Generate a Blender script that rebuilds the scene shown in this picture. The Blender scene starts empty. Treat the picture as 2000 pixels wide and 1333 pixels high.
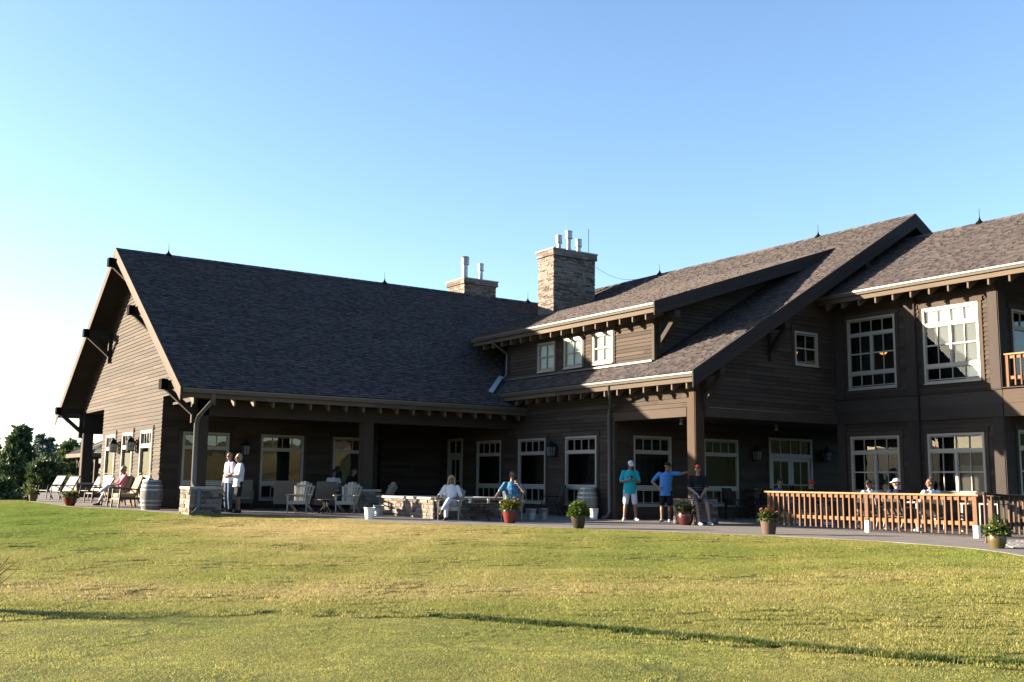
import bpy, bmesh, math, random
from mathutils import Vector, Matrix, Quaternion
random.seed(7)
scn = bpy.context.scene
COL = scn.collection
PI = math.pi
R_ = math.radians
def rnd(a, b): return random.uniform(a, b)

# ------------------------------------------------------------------ camera frame
FPX, YAW, PITCH, ROLL = 2008.47, 0.975613, 0.136891, 0.0111798
CAMZ = 1.12
def _rot():
    f = Vector((math.cos(YAW)*math.cos(PITCH), math.sin(YAW)*math.cos(PITCH), math.sin(PITCH)))
    r0 = Vector((math.sin(YAW), -math.cos(YAW), 0)); u0 = r0.cross(f)
    r = r0*math.cos(ROLL)+u0*math.sin(ROLL)
    return r, r.cross(f), f
CR, CU, CF = _rot()
AZ_RIGHT, AZ_LEFT, AZ_CAM = -34.1, 145.9, 235.9      # headings: towards picture right / left / the viewer

# ------------------------------------------------------------------ terrain
def gz(y): return 0.0145*max(0.0, min(y, 50.0)-25.0)
EDGE = [(-60, 46), (-20, 44.6), (-4, 43.2), (2, 42.9), (5.2, 42.75), (6.4, 42.7), (6.85, 42.3), (7.05, 40.5), (7.34, 36.9), (8.0, 35.4), (8.75, 33.9), (9.2, 32.3), (9.6, 30.88), (10.96, 30.31), (12.05, 29.5), (12.75, 28.2), (13.0, 26.85),
        (13.48, 25.91), (14.18, 24.56), (15.3, 23.3), (15.76, 21.99), (16.31, 20.56), (17.25, 18.77), (17.77, 17.26), (18.16, 16.36),
        (18.39, 15.11), (18.61, 13.96), (18.47, 12.65), (18.19, 11.38), (17.58, 10.41), (16.4, 9.0), (15, 6), (14, 2), (13, -8), (13, -60)]
FOOT = [(-60, 22), (-20, 17), (-6, 14.6), (1.95, 13.2), (3.0, 12.92), (4.69, 12.3), (6.39, 11.02), (7.48, 8.98), (8.17, 7.4), (8.81, 6.09), (9.32, 5.38), (10.5, 3), (11, 0), (11, -8), (11, -60)]
def sdist(poly, x, y):
    # signed distance, positive on the viewer's side of the line
    best = 1e18; sg = 1
    for i in range(len(poly)-1):
        ax, ay = poly[i]; bx, by = poly[i+1]
        dx, dy = bx-ax, by-ay
        t = ((x-ax)*dx+(y-ay)*dy)/(dx*dx+dy*dy)
        t = 0 if t < 0 else 1 if t > 1 else t
        qx, qy = x-ax-t*dx, y-ay-t*dy
        d = qx*qx+qy*qy
        if d < best-1e-12:
            best = d; cr = dx*qy-dy*qx
            sg = -1 if cr > 0 else 1
            # viewer lies to the right of the line's direction
    return math.sqrt(best)*sg
def sstep(a, b, x):
    t = (x-a)/(b-a); t = 0 if t < 0 else 1 if t > 1 else t
    return t*t*(3-2*t)
def hz(x, y):
    r = math.hypot(x, y)
    if r > 60:
        dE = 50 if (y < 40 and x < 12) else -10
        dF = dE
    else:
        dE = sdist(EDGE, x, y); dF = sdist(FOOT, x, y)
    ze = gz(y)-0.015
    wob = 0.03*math.sin(x*1.1+y*.7)*math.sin(y*.9-x*.35)+0.018*math.sin(x*2.7+1)*math.sin(y*2.3)
    if dE <= 0:
        if x > .166*y and x > 2 and y < 62 and x < 60 and y > -30:
            z = ze-0.28*sstep(0, .25, -dE)
        else:
            z = max(.26-.09*max(0, y-43.5), -4.3) if y > 40 else ze-.28
    elif dF >= 0:
        z = -0.485+wob*.6*sstep(0, 1.2, dF)
        z += -0.022*sstep(0, .6, dF)*sstep(4.0, 7.0, x)
    else:
        t = dE/(dE-dF)
        tt = t*(1.25-.25*t)
        z = ze*(1-tt)-0.47*tt+wob*min(1, dE/1.5)*min(1, -dF/1.0)
    if r > 60:
        k = sstep(60, 140, r)
        z = z*(1-k)+(-3.4)*k
        a = math.degrees(math.atan2(y, x)) % 360
        hill = sstep(150, 480, r)*(18+9*math.sin(a*.11)+6*math.sin(a*.31+1)+22*sstep(292, 306, a))
        w = sstep(95, 130, a)*(1-sstep(335, 360, a))
        z += hill*w
        z += -6*sstep(700, 1500, r)*(1-w)
    return z

# ------------------------------------------------------------------ mesh builder
class MB:
    def __init__(s): s.v = []; s.f = []; s.uv = []; s.t = []; s.m = []
    def face(s, pts, uvs=None, tone=None, mi=0):
        i = len(s.v)
        pts = [Vector(p) for p in pts]
        s.v.extend(pts); s.f.append(tuple(range(i, i+len(pts))))
        if uvs is None:
            n = (pts[1]-pts[0]).cross(pts[2]-pts[0])
            a = [abs(c) for c in n]
            k = a.index(max(a))
            if k == 2: uvs = [(p.x, p.y) for p in pts]
            elif k == 0: uvs = [(p.y, p.z) for p in pts]
            else: uvs = [(p.x, p.z) for p in pts]
        s.uv.append(uvs); s.t.append(rnd(0, 1) if tone is None else tone); s.m.append(mi)
    def hexa(s, c, tone=None, mi=0, axis=None):
        # c: 8 corners, 0-3 bottom loop, 4-7 top loop; axis = 0 (c0->c1), 1 (c1->c2), 2 (c0->c4) is the grain
        if tone is None: tone = rnd(0, 1)
        c = [Vector(p) for p in c]
        L = [(c[1]-c[0]).length, (c[2]-c[1]).length, (c[4]-c[0]).length]
        if axis is None: axis = L.index(max(L))
        o = rnd(0, 50); o2 = rnd(0, 50)
        loc = [(0, 0, 0), (L[0], 0, 0), (L[0], L[1], 0), (0, L[1], 0), (0, 0, L[2]), (L[0], 0, L[2]), (L[0], L[1], L[2]), (0, L[1], L[2])]
        oth = [k for k in range(3) if k != axis]
        for fc in ((3, 2, 1, 0), (4, 5, 6, 7), (0, 1, 5, 4), (1, 2, 6, 5), (2, 3, 7, 6), (3, 0, 4, 7)):
            uv = [(loc[k][axis]+o, loc[k][oth[0]]+loc[k][oth[1]]+o2) for k in fc]
            s.face([c[k] for k in fc], uv, tone, mi)
    def box(s, x0, x1, y0, y1, z0, z1, tone=None, mi=0, axis=None):
        s.hexa([(x0, y0, z0), (x1, y0, z0), (x1, y1, z0), (x0, y1, z0), (x0, y0, z1), (x1, y0, z1), (x1, y1, z1), (x0, y1, z1)], tone, mi, axis)
    def beam(s, p0, p1, w, h, up=(0, 0, 1), tone=None, mi=0, w1=None, h1=None):
        p0 = Vector(p0); p1 = Vector(p1); a = (p1-p0).normalized()
        u = Vector(up); sd = a.cross(u)
        if sd.length < 1e-4: sd = a.cross(Vector((1, 0, 0)))
        sd.normalize(); u = sd.cross(a)
        w1 = w if w1 is None else w1; h1 = h if h1 is None else h1
        c = []
        for sz in (-1, 1):
            c += [p0-sd*w/2+u*sz*h/2, p1-sd*w1/2+u*sz*h1/2, p1+sd*w1/2+u*sz*h1/2, p0+sd*w/2+u*sz*h/2]
        s.hexa(c, tone, mi, 0)
    def tube(s, pts, radii, n=8, tone=None, mi=0, cap=True, sq=None):
        pts = [Vector(p) for p in pts]
        if not hasattr(radii, '__len__'): radii = [radii]*len(pts)
        if tone is None: tone = rnd(0, 1)
        rings = []; L = 0; prev = None; Ls = []
        ref = None
        for i, p in enumerate(pts):
            a = (pts[min(i+1, len(pts)-1)]-pts[max(i-1, 0)]).normalized()
            if ref is None:
                ref = Vector((0, 0, 1)) if abs(a.z) < .9 else Vector((1, 0, 0))
            e1 = (ref-a*ref.dot(a)).normalized(); e2 = a.cross(e1); ref = e1
            if i: L += (p-pts[i-1]).length
            Ls.append(L)
            fx, fy = (1, 1) if sq is None else sq
            rings.append([p+e1*math.cos(2*PI*k/n)*radii[i]*fx+e2*math.sin(2*PI*k/n)*radii[i]*fy for k in range(n)])
        for i in range(len(pts)-1):
            for k in range(n):
                k2 = (k+1) % n
                r = radii[i]
                s.face([rings[i][k], rings[i][k2], rings[i+1][k2], rings[i+1][k]],
                       [(Ls[i], k*6.28*r/n), (Ls[i], (k+1)*6.28*r/n), (Ls[i+1], (k+1)*6.28*r/n), (Ls[i+1], k*6.28*r/n)], tone, mi)
        if cap:
            s.face(list(reversed(rings[0])), None, tone, mi); s.face(rings[-1], None, tone, mi)
    def lathe(s, prof, n=24, o=(0, 0, 0), tone=None, mi=0, sx=1, sy=1, tonefn=None):
        if tone is None: tone = rnd(0, 1)
        o = Vector(o)
        L = 0
        for i in range(len(prof)-1):
            (r0, z0), (r1, z1) = prof[i], prof[i+1]
            L1 = L+math.hypot(r1-r0, z1-z0)
            for k in range(n):
                a, b = 2*PI*k/n, 2*PI*(k+1)/n
                P = lambda r, z, t: o+Vector((r*math.cos(t)*sx, r*math.sin(t)*sy, z))
                q = [P(r0, z0, a), P(r0, z0, b), P(r1, z1, b), P(r1, z1, a)]
                uv = [(L, a), (L, b), (L1, b), (L1, a)]
                if r0 < 1e-6: q = q[1:]; uv = uv[1:]
                elif r1 < 1e-6: q = q[:3]; uv = uv[:3]
                s.face(q, uv, tonefn(k) if tonefn else tone, mi)
            L = L1
    def prism(s, poly, off, tone=None, mi=0):
        # poly: list of 3-D points, extruded by vector off
        if tone is None: tone = rnd(0, 1)
        a = [Vector(p) for p in poly]; off = Vector(off); b = [p+off for p in a]
        s.face(a, None, tone, mi); s.face(list(reversed(b)), None, tone, mi)
        n = len(a)
        for i in range(n):
            j = (i+1) % n
            L = (a[j]-a[i]).length
            s.face([a[j], a[i], b[i], b[j]], [(L, 0), (0, 0), (0, off.length), (L, off.length)], tone, mi)
    def leaf(s, p, d, n, L, w, tone=None, mi=0, bend=.3):
        # a folded leaf blade of 4 points
        p = Vector(p); d = Vector(d).normalized(); n = Vector(n)
        sd = d.cross(n)
        if sd.length < 1e-4: sd = d.cross(Vector((.3, .9, .1)))
        sd.normalize(); up = sd.cross(d)
        m = p+d*L*.5+up*L*bend*.25
        s.face([p, m+sd*w/2, p+d*L-up*L*bend*.2, m-sd*w/2], [(0, 0), (.5, 1), (1, 0), (.5, -1)], tone, mi)
    def build(s, name, mats, parent=None, org=(0, 0, 0), smooth=False, weld=False, loc=None):
        me = bpy.data.meshes.new(name)
        o = Vector(org)
        me.from_pydata([v-o for v in s.v], [], s.f)
        if not isinstance(mats, (list, tuple)): mats = [mats]
        for m in mats: me.materials.append(m)
        uvl = me.uv_layers.new(name='UVMap')
        flat = []
        for u in s.uv:
            for a in u: flat += [a[0], a[1]]
        uvl.data.foreach_set('uv', flat)
        at = me.attributes.new('tone', 'FLOAT', 'FACE')
        at.data.foreach_set('value', s.t)
        me.polygons.foreach_set('material_index', s.m)
        if smooth or weld:
            bm = bmesh.new(); bm.from_mesh(me)
            bmesh.ops.remove_doubles(bm, verts=bm.verts, dist=1e-5)
            bm.to_mesh(me); bm.free()
        if smooth:
            me.polygons.foreach_set('use_smooth', [True]*len(me.polygons))
            try: me.set_sharp_from_angle(angle=R_(smooth if smooth is not True else 40))
            except Exception: pass
        me.update()
        ob = bpy.data.objects.new(name, me); COL.objects.link(ob)
        if parent is not None: ob.parent = parent
        if loc is not None: ob.location = loc
        return ob

def tag(o, label=None, cat=None, group=None, kind=None):
    if label: o['label'] = label
    if cat: o['category'] = cat
    if group: o['group'] = group
    if kind: o['kind'] = kind
    return o
def empty(name, loc, rz=0, label=None, cat=None, group=None):
    o = bpy.data.objects.new(name, None); COL.objects.link(o)
    o.empty_display_size = .1
    o.location = loc; o.rotation_euler = (0, 0, rz)
    return tag(o, label, cat, group)
def copy_tree(o, parent=None):
    c = o.copy(); COL.objects.link(c)
    if parent is not None: c.parent = parent
    for ch in list(o.children): copy_tree(ch, c)
    return c
def dup(root, loc, rz, label=None, group=None, scale=None):
    c = copy_tree(root); c.location = loc; c.rotation_euler = (0, 0, rz)
    if label: c['label'] = label
    if group: c['group'] = group
    if scale: c.scale = scale
    return c

# ------------------------------------------------------------------ materials
class NT:
    def __init__(s, name):
        s.mat = bpy.data.materials.new(name); s.mat.use_nodes = True
        s.t = s.mat.node_tree; s.t.nodes.clear()
        s.out = s.t.nodes.new('ShaderNodeOutputMaterial')
    def n(s, typ, ins=None, **props):
        nd = s.t.nodes.new('ShaderNode'+typ)
        for k, v in props.items(): setattr(nd, k, v)
        for k, v in (ins or {}).items():
            sock = nd.inputs[k]
            if isinstance(v, bpy.types.NodeSocket): s.t.links.new(v, sock)
            else: sock.default_value = v
        return nd
    def math(s, op, a, b=0.0, c=None, clamp=False):
        d = {0: a, 1: b}
        if c is not None: d[2] = c
        return s.n('Math', d, operation=op, use_clamp=clamp).outputs[0]
    def mix(s, f, a, b, mode='MIX'):
        return s.n('MixRGB', {'Fac': f, 'Color1': a, 'Color2': b}, blend_type=mode).outputs[0]
    def ramp(s, f, stops, interp='LINEAR'):
        nd = s.n('ValToRGB', {'Fac': f}); cr = nd.color_ramp; cr.interpolation = interp
        while len(cr.elements) < len(stops): cr.elements.new(.5)
        for e, (p, c) in zip(cr.elements, stops): e.position = p; e.color = c if len(c) == 4 else (*c, 1)
        return nd.outputs[0]
    def tone(s): return s.n('Attribute', attribute_name='tone').outputs['Fac']
    def noise(s, vec, scale, detail=3, rough=.55, w=None):
        return s.n('TexNoise', {'Vector': vec, 'Scale': scale, 'Detail': detail, 'Roughness': rough}).outputs[0]
    def mapv(s, vec, sc=(1, 1, 1), loc=(0, 0, 0)):
        return s.n('Mapping', {'Vector': vec, 'Scale': sc, 'Location': loc}).outputs[0]
    def tc(s, k): return s.n('TexCoord').outputs[k]
    def geo(s, k='Position'): return s.n('NewGeometry').outputs[k]
    def fin(s, shader): s.t.links.new(shader, s.out.inputs[0]); return s.mat
    def bsdf(s, col, rough=.7, metal=0, spec=.4, bump=None, bstr=.3, bdist=.01, **kw):
        ins = {'Base Color': col, 'Roughness': rough, 'Metallic': metal, 'Specular IOR Level': spec}
        ins.update(kw)
        if bump is not None:
            ins['Normal'] = s.n('Bump', {'Height': bump, 'Strength': bstr, 'Distance': bdist}).outputs[0]
        return s.n('BsdfPrincipled', ins).outputs[0]
def c4(c): return (c[0], c[1], c[2], 1)
def pm(name, col, rough=.65, metal=0, var=.25, scale=9, spec=.4, bump=.0, tonev=.2, k=.26, **kw):
    # reflectances are kept low as a family so that the bright low sun does not burn out at this exposure
    t = NT(name); col = tuple(x*k for x in col)
    nz = t.noise(t.tc('Object'), scale, 4)
    nz2 = t.noise(t.tc('Object'), scale*7, 2)
    f = t.math('ADD', t.math('MULTIPLY', nz, var*1.4), t.math('MULTIPLY', nz2, var*.6))
    f = t.math('ADD', f, t.math('MULTIPLY', t.tone(), tonev))
    f = t.math('ADD', f, 1-var-tonev/2)
    cc = t.mix(1.0, c4(col), t.n('CombineColor', {0: f, 1: f, 2: f}).outputs[0], 'MULTIPLY')
    rr = t.math('ADD', t.math('MULTIPLY', nz, .2), rough-.1, clamp=True)
    return t.fin(t.bsdf(cc, rr, metal, spec, nz2 if bump else None, bump, .01, **kw))
def wood(name, c0, c1, c2, rough=.8, grain=1.0, spec=.25, bump=.35, weather=None):
    # boards: one tone per board, long grain streaks along U, a few knots
    t = NT(name)
    uv = t.tc('UV')
    g = t.noise(t.mapv(uv, (1.3*grain, 38*grain, 1)), 1.0, 5, .65)
    g2 = t.noise(t.mapv(uv, (6*grain, 160*grain, 1)), 1.0, 2)
    big = t.noise(t.mapv(uv, (.7, 2.2, 1)), 1.0, 3)
    f = t.math('ADD', t.math('MULTIPLY', g, .55), t.math('MULTIPLY', t.tone(), .45))
    f = t.math('ADD', f, t.math('MULTIPLY', t.math('SUBTRACT', big, .5), .5))
    f = t.math('ADD', f, t.math('MULTIPLY', t.math('SUBTRACT', g2, .5), .3), clamp=True)
    col = t.ramp(f, [(.15, c0), (.5, c1), (.85, c2)])
    kn = t.n('TexVoronoi', {'Vector': t.mapv(uv, (1.4, 6, 1)), 'Scale': 1.0}).outputs['Distance']
    k = t.math('MULTIPLY', t.math('SUBTRACT', .09, kn), 12, clamp=True)
    col = t.mix(t.math('MULTIPLY', k, .65), col, c4([x*.3 for x in c0]))
    return t.fin(t.bsdf(col, rough, 0, spec, t.math('ADD', g, t.math('MULTIPLY', g2, .5)), bump, .004))

M = {}
M['siding'] = wood('siding_brown', (0.01817, 0.01336, 0.01081), (0.03331, 0.02425, 0.01905), (0.05249, 0.03861, 0.03038), .85)
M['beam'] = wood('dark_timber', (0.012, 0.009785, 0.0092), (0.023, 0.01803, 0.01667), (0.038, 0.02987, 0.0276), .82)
M['fascia'] = wood('fascia_timber', (0.034, 0.024, 0.017), (0.062, 0.045, 0.032), (0.095, 0.071, 0.051), .8)
M['post'] = wood('post_timber', (0.01612, 0.009064, 0.005328), (0.031, 0.01754, 0.01012), (0.0496, 0.02807, 0.01545), .8)
M['cedar'] = wood('cedar', (0.05208, 0.02015, 0.00775), (0.1004, 0.04495, 0.01705), (0.1562, 0.08138, 0.03488), .7)
M['cedar_cap'] = wood('cedar_cap', (0.1054, 0.0527, 0.0217), (0.1736, 0.1023, 0.0465), (0.2356, 0.155, 0.0806), .7)
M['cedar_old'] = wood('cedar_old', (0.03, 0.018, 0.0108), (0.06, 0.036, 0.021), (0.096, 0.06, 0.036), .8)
M['grey_wood'] = wood('weathered_grey_wood', (0.1444, 0.1272, 0.1045), (0.2502, 0.229, 0.1985), (0.3657, 0.346, 0.303), .85)
M['brown_wood'] = wood('brown_furniture_wood', (0.03, 0.018, 0.012), (0.06, 0.036, 0.0228), (0.102, 0.063, 0.039), .6)
M['barrel_wood'] = wood('barrel_oak', (0.09996, 0.07854, 0.06069), (0.1856, 0.1535, 0.1214), (0.2713, 0.2356, 0.1928), .85)
M['grey_barrel_wood'] = wood('grey_barrel_oak', (0.07182, 0.06804, 0.06783), (0.1134, 0.1096, 0.1097), (0.1588, 0.155, 0.1556), .85)
M['trim'] = pm('window_trim', (.23, .215, .195), .5, k=1, var=.08, tonev=.08)
M['gutter'] = pm('gutter_paint', (.072, .068, .060), .4, k=1, var=.1, tonev=.05, spec=.5)
M['downspout'] = pm('downspout_paint', (.062, .066, .064), .4, k=1, var=.12, tonev=.05, spec=.5)
M['flash'] = pm('flashing', (.40, .50, .58), .35, .3, var=.1, k=1)
M['galv'] = pm('galvanised', (.62, .64, .66), .38, .75, var=.18, scale=14, k=0.4)
M['zinc'] = pm('zinc_bucket', (.50, .55, .58), .45, .55, var=.25, scale=14, k=0.55)
M['white'] = pm('white_paint', (.78, .78, .76), .45, var=.08, tonev=.05, k=0.7)
M['black_metal'] = pm('black_metal', (.03, .031, .035), .6, 0, var=.3, spec=.12)
M['dark'] = pm('dark_cap', (.012, .012, .013), .9, var=.3, spec=.05)
M['maroon'] = pm('maroon_metal', (.10, .018, .018), .45, .1, var=.2)
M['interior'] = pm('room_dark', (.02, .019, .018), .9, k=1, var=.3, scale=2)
M['blind'] = pm('white_blind', (.80, .80, .79), .8, var=.05, k=0.8)
M['screen'] = pm('insect_screen', (.40, .40, .41), .8, var=.05, k=0.5)
M['sofa'] = pm('dark_wicker', (.045, .035, .03), .8, var=.4, scale=60, k=0.6)
M['tan_cushion'] = pm('tan_cushion', (.52, .40, .25), .9, var=.12, k=0.42)
M['taupe_cushion'] = pm('taupe_cushion', (.20, .17, .14), .9, var=.2, k=0.55)
M['sling'] = pm('pale_sling', (.62, .61, .60), .7, var=.06, k=0.36)
M['cream'] = pm('cream_paint', (.55, .50, .40), .5, var=.1, k=0.4)
M['red_glaze'] = pm('red_glaze', (.40, .055, .035), .22, var=.35, scale=6, spec=.6)
M['darkred_glaze'] = pm('dark_red_glaze', (.16, .022, .025), .25, var=.35, scale=6, spec=.6)
M['brown_glaze'] = pm('brown_glaze', (.06, .032, .022), .25, var=.3, spec=.6)
M['dark_glaze'] = pm('dark_glaze', (.10, .09, .075), .25, var=.4, scale=5, spec=.6)
M['terracotta'] = pm('brown_terracotta', (.21, .13, .09), .8, var=.25)
M['olive_glaze'] = pm('olive_glaze', (.22, .18, .065), .3, var=.25, spec=.6)
M['tan_glaze'] = pm('tan_glaze', (.30, .26, .16), .4, var=.25)
M['soil'] = pm('soil', (.03, .02, .014), .95, var=.4, scale=30)
M['cap_stone'] = pm('cap_stone', (.50, .48, .45), .8, var=.15, scale=5, k=0.45)
M['concrete'] = pm('concrete', (.42, .40, .37), .85, var=.15, scale=5)
M['drink'] = pm('plastic_cup', (.75, .73, .66), .2, var=.05, spec=.5, k=0.6)

def stone_mat(name, stops):
    t = NT(name)
    nz = t.noise(t.tc('Object'), 9, 5, .65); n2 = t.noise(t.tc('Object'), 45, 3)
    f = t.math('ADD', t.math('MULTIPLY', t.tone(), .8), t.math('MULTIPLY', t.math('SUBTRACT', nz, .4), .45), clamp=True)
    col = t.ramp(f, stops)
    col = t.mix(t.math('MULTIPLY', n2, .35), col, (.06, .05, .04, 1))
    return t.fin(t.bsdf(col, .9, 0, .2, t.math('ADD', nz, t.math('MULTIPLY', n2, .4)), .6, .02))
M['stone'] = stone_mat('ledge_stone', [(0, (0.04284, 0.0339, 0.02994)), (.25, (0.1013, 0.08375, 0.07274)), (.55, (0.185, 0.1576, 0.1346)), (.8, (0.1286, 0.1196, 0.1198)), (1, (0.2629, 0.2354, 0.2138))])
M['mortar'] = pm('mortar', (.03, .027, .024), .95, k=1, var=.3)

def shingle_mat(name, stops):
    t = NT(name)
    nz = t.noise(t.geo(), 60, 2); n2 = t.noise(t.geo(), .35, 4)
    f = t.math('ADD', t.math('MULTIPLY', t.tone(), .85), t.math('MULTIPLY', t.math('SUBTRACT', nz, .5), .35))
    f = t.math('ADD', f, t.math('MULTIPLY', t.math('SUBTRACT', n2, .5), .14), clamp=True)
    return t.fin(t.bsdf(t.ramp(f, stops), .92, 0, .15, nz, .5, .006))
M['shingle'] = shingle_mat('asphalt_shingle', [(0, (0.02189, 0.02058, 0.02379)), (.35, (0.04488, 0.03899, 0.04123)), (.7, (0.07333, 0.06173, 0.06132)), (1, (0.1073, 0.08881, 0.08456))])

def glass_mat(name, ior, k):
    # thin pane: see-through, with the mirror-like sheen of double glazing
    t = NT(name)
    fr = t.n('Fresnel', {'IOR': ior}).outputs[0]
    wob = t.noise(t.geo(), 1.1, 2)
    nb = t.n('Bump', {'Height': wob, 'Strength': .05, 'Distance': .05}).outputs[0]
    gl = t.n('BsdfGlossy', {'Color': (.95, .97, .95, 1), 'Roughness': .01, 'Normal': nb}).outputs[0]
    tr = t.n('BsdfTransparent', {'Color': (.80, .86, .83, 1)}).outputs[0]
    fac = t.math('MULTIPLY', fr, k, clamp=True)
    return t.fin(t.n('MixShader', {0: fac, 1: tr, 2: gl}).outputs[0])
M['glass'] = glass_mat('window_glass', 1.5, .8)
M['glass_bright'] = glass_mat('bright_window_glass', 1.7, 1.1)
def lamp_mat(name, col, st):
    t = NT(name)
    return t.fin(t.n('Emission', {'Color': c4(col), 'Strength': st}).outputs[0])
M['lamp'] = lamp_mat('lamp_glow', (1, .42, .10), .22)
def frosted():
    t = NT('lantern_glass')
    tr = t.n('BsdfTranslucent', {'Color': (.25, .27, .28, 1)}).outputs[0]
    df = t.bsdf((.2, .21, .22, 1), .25, 0, .5)
    return t.fin(t.n('MixShader', {0: .45, 1: df, 2: tr}).outputs[0])
M['lantern_glass'] = frosted()

def lawn_color(t):
    # one shared colour field in world position: lush / yellow / dry patches that stay with the ground
    p = t.geo('Position')
    big = t.noise(p, .16, 3); mid = t.noise(p, .7, 4, .6); fine = t.noise(p, 9, 3, .6)
    sx = t.n('SeparateXYZ', {0: p}); X, Y = sx.outputs[0], sx.outputs[1]
    def blob(cx, cy, rx, ry, ang=0.0):
        ca, sa = math.cos(ang), math.sin(ang)
        dx = t.math('SUBTRACT', X, cx); dy = t.math('SUBTRACT', Y, cy)
        u = t.math('DIVIDE', t.math('ADD', t.math('MULTIPLY', dx, ca), t.math('MULTIPLY', dy, sa)), rx)
        v = t.math('DIVIDE', t.math('SUBTRACT', t.math('MULTIPLY', dy, ca), t.math('MULTIPLY', dx, sa)), ry)
        d = t.math('SQRT', t.math('ADD', t.math('MULTIPLY', u, u), t.math('MULTIPLY', v, v)))
        return t.math('SUBTRACT', 1.0, t.math('SUBTRACT', d, t.math('MULTIPLY', mid, .8)), clamp=True)
    f = t.math('ADD', t.math('MULTIPLY', t.math('SUBTRACT', big, .5), .6), t.math('MULTIPLY', t.math('SUBTRACT', mid, .5), .55))
    f = t.math('ADD', f, t.math('MULTIPLY', t.math('SUBTRACT', fine, .5), .5))
    f = t.math('ADD', f, .50)
    dry = t.math('MAXIMUM', blob(10.6, 25.2, 6.0, 3.2, -1.0), t.math('MULTIPLY', blob(5.2, 14.2, 9.5, .9, -.50), .6))
    lush = t.math('MAXIMUM', blob(4.5, 33, 4.5, 9, 0), t.math('MULTIPLY', blob(14.5, 13, 3.5, 7, 0.25), .28))
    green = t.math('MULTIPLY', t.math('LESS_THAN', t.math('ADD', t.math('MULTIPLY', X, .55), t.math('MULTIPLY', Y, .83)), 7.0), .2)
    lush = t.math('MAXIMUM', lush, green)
    f = t.math('ADD', f, t.math('MULTIPLY', dry, .42))
    f = t.math('SUBTRACT', f, t.math('MULTIPLY', lush, .55), clamp=True)
    return f, p, X, Y
def lawn_mats():
    out = []
    for nm, stops, trans in (('ground_soil', [(0, (.06, .08, .02)), (.5, (.11, .11, .03)), (1, (.18, .14, .06))], False),
                             ('grass_blade', [(0, (.11, .18, .026)), (.35, (.19, .215, .046)), (.65, (.30, .262, .09)), (1, (.42, .34, .17))], True),
                             ('green_blade', [(0, (.125, .185, .042)), (.35, (.215, .25, .060)), (.65, (.36, .335, .105)), (1, (.50, .40, .17))], True)):
        t = NT(nm)
        f, p, X, Y = lawn_color(t)
        if trans:
            f = t.math('ADD', f, t.math('MULTIPLY', t.math('SUBTRACT', t.tone(), .5), .7), clamp=True)
        col = t.ramp(f, stops)
        if trans:
            df = t.bsdf(col, .55, 0, .25)
            tl = t.n('BsdfTranslucent', {'Color': col}).outputs[0]
            out.append(t.fin(t.n('MixShader', {0: .42, 1: df, 2: tl}).outputs[0]))
        else:
            r = t.math('SQRT', t.math('ADD', t.math('MULTIPLY', X, X), t.math('MULTIPLY', Y, Y)))
            far = t.math('DIVIDE', t.math('SUBTRACT', r, 50), 60, clamp=True)
            pn = t.noise(p, .022, 6, .65)
            prairie = t.ramp(pn, [(.32, (.03, .04, .012)), (.44, (.10, .09, .04)), (.52, (.17, .14, .065)), (.6, (.11, .10, .04)), (.7, (.21, .17, .09))])
            wood_ = t.ramp(t.noise(p, .12, 4), [(.35, (.012, .02, .008)), (.65, (.04, .055, .02))])
            an = t.math('ARCTAN2', Y, X)
            west = t.math('MULTIPLY', t.math('GREATER_THAN', an, 1.2), t.math('LESS_THAN', an, 2.75))
            east = t.math('MULTIPLY', t.math('GREATER_THAN', an, -1.02), t.math('LESS_THAN', an, .2))
            prairie = t.mix(t.math('MAXIMUM', west, east), prairie, wood_)
            col = t.mix(far, col, prairie)
            bn = t.noise(p, 30, 3)
            out.append(t.fin(t.bsdf(col, .9, 0, .1, bn, .8, .03)))
    return out
M['ground'], M['grass'], M['green'] = lawn_mats()

def foliage_mat(name, c0, c1, c2, tr=.35):
    t = NT(name)
    nz = t.noise(t.geo(), 1.3, 3)
    f = t.math('ADD', t.math('MULTIPLY', t.tone(), .7), t.math('MULTIPLY', nz, .35), clamp=True)
    col = t.ramp(f, [(.1, c0), (.5, c1), (.95, c2)])
    df = t.bsdf(col, .5, 0, .3)
    tl = t.n('BsdfTranslucent', {'Color': col}).outputs[0]
    return t.fin(t.n('MixShader', {0: tr, 1: df, 2: tl}).outputs[0])
M['fringe'] = foliage_mat('lush_shaded_fringe_grass', (.02, .04, .006), (.045, .075, .010), (.10, .125, .02), .15)  # lush deep green, darkened further to carry the shade on the fringe's near side
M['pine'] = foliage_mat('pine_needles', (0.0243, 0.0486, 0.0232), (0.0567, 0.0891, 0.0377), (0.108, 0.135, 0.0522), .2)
M['hazed_pine'] = foliage_mat('hazed_pine_needles', (0.03, 0.0558, 0.0504), (0.051, 0.0806, 0.0684), (0.075, 0.1023, 0.0828), .15)  # distance haze put into the needle colour: bluer than the near pines
M['leaf'] = foliage_mat('potted_leaves', (.016, .036, .004), (.04, .08, .008), (.085, .125, .015), .4)
M['leaf_dark'] = foliage_mat('dark_leaves', (.010, .02, .005), (.022, .04, .009), (.042, .065, .014), .35)
M['leaf_yellow'] = foliage_mat('yellow_green_leaves', (.03, .045, .006), (.07, .085, .01), (.13, .125, .018), .4)
M['dry_twig'] = pm('dry_twig', (.20, .15, .09), .9, var=.3)
M['bark'] = pm('pine_bark', (.10, .065, .045), .95, var=.5, scale=8, bump=.6)
def petals(name, c): return pm(name, c, .5, var=.15, tonev=.4)
M['p_yellow'] = petals('yellow_petals', (.80, .48, .03)); M['p_red'] = petals('red_petals', (.55, .05, .05))
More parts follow.
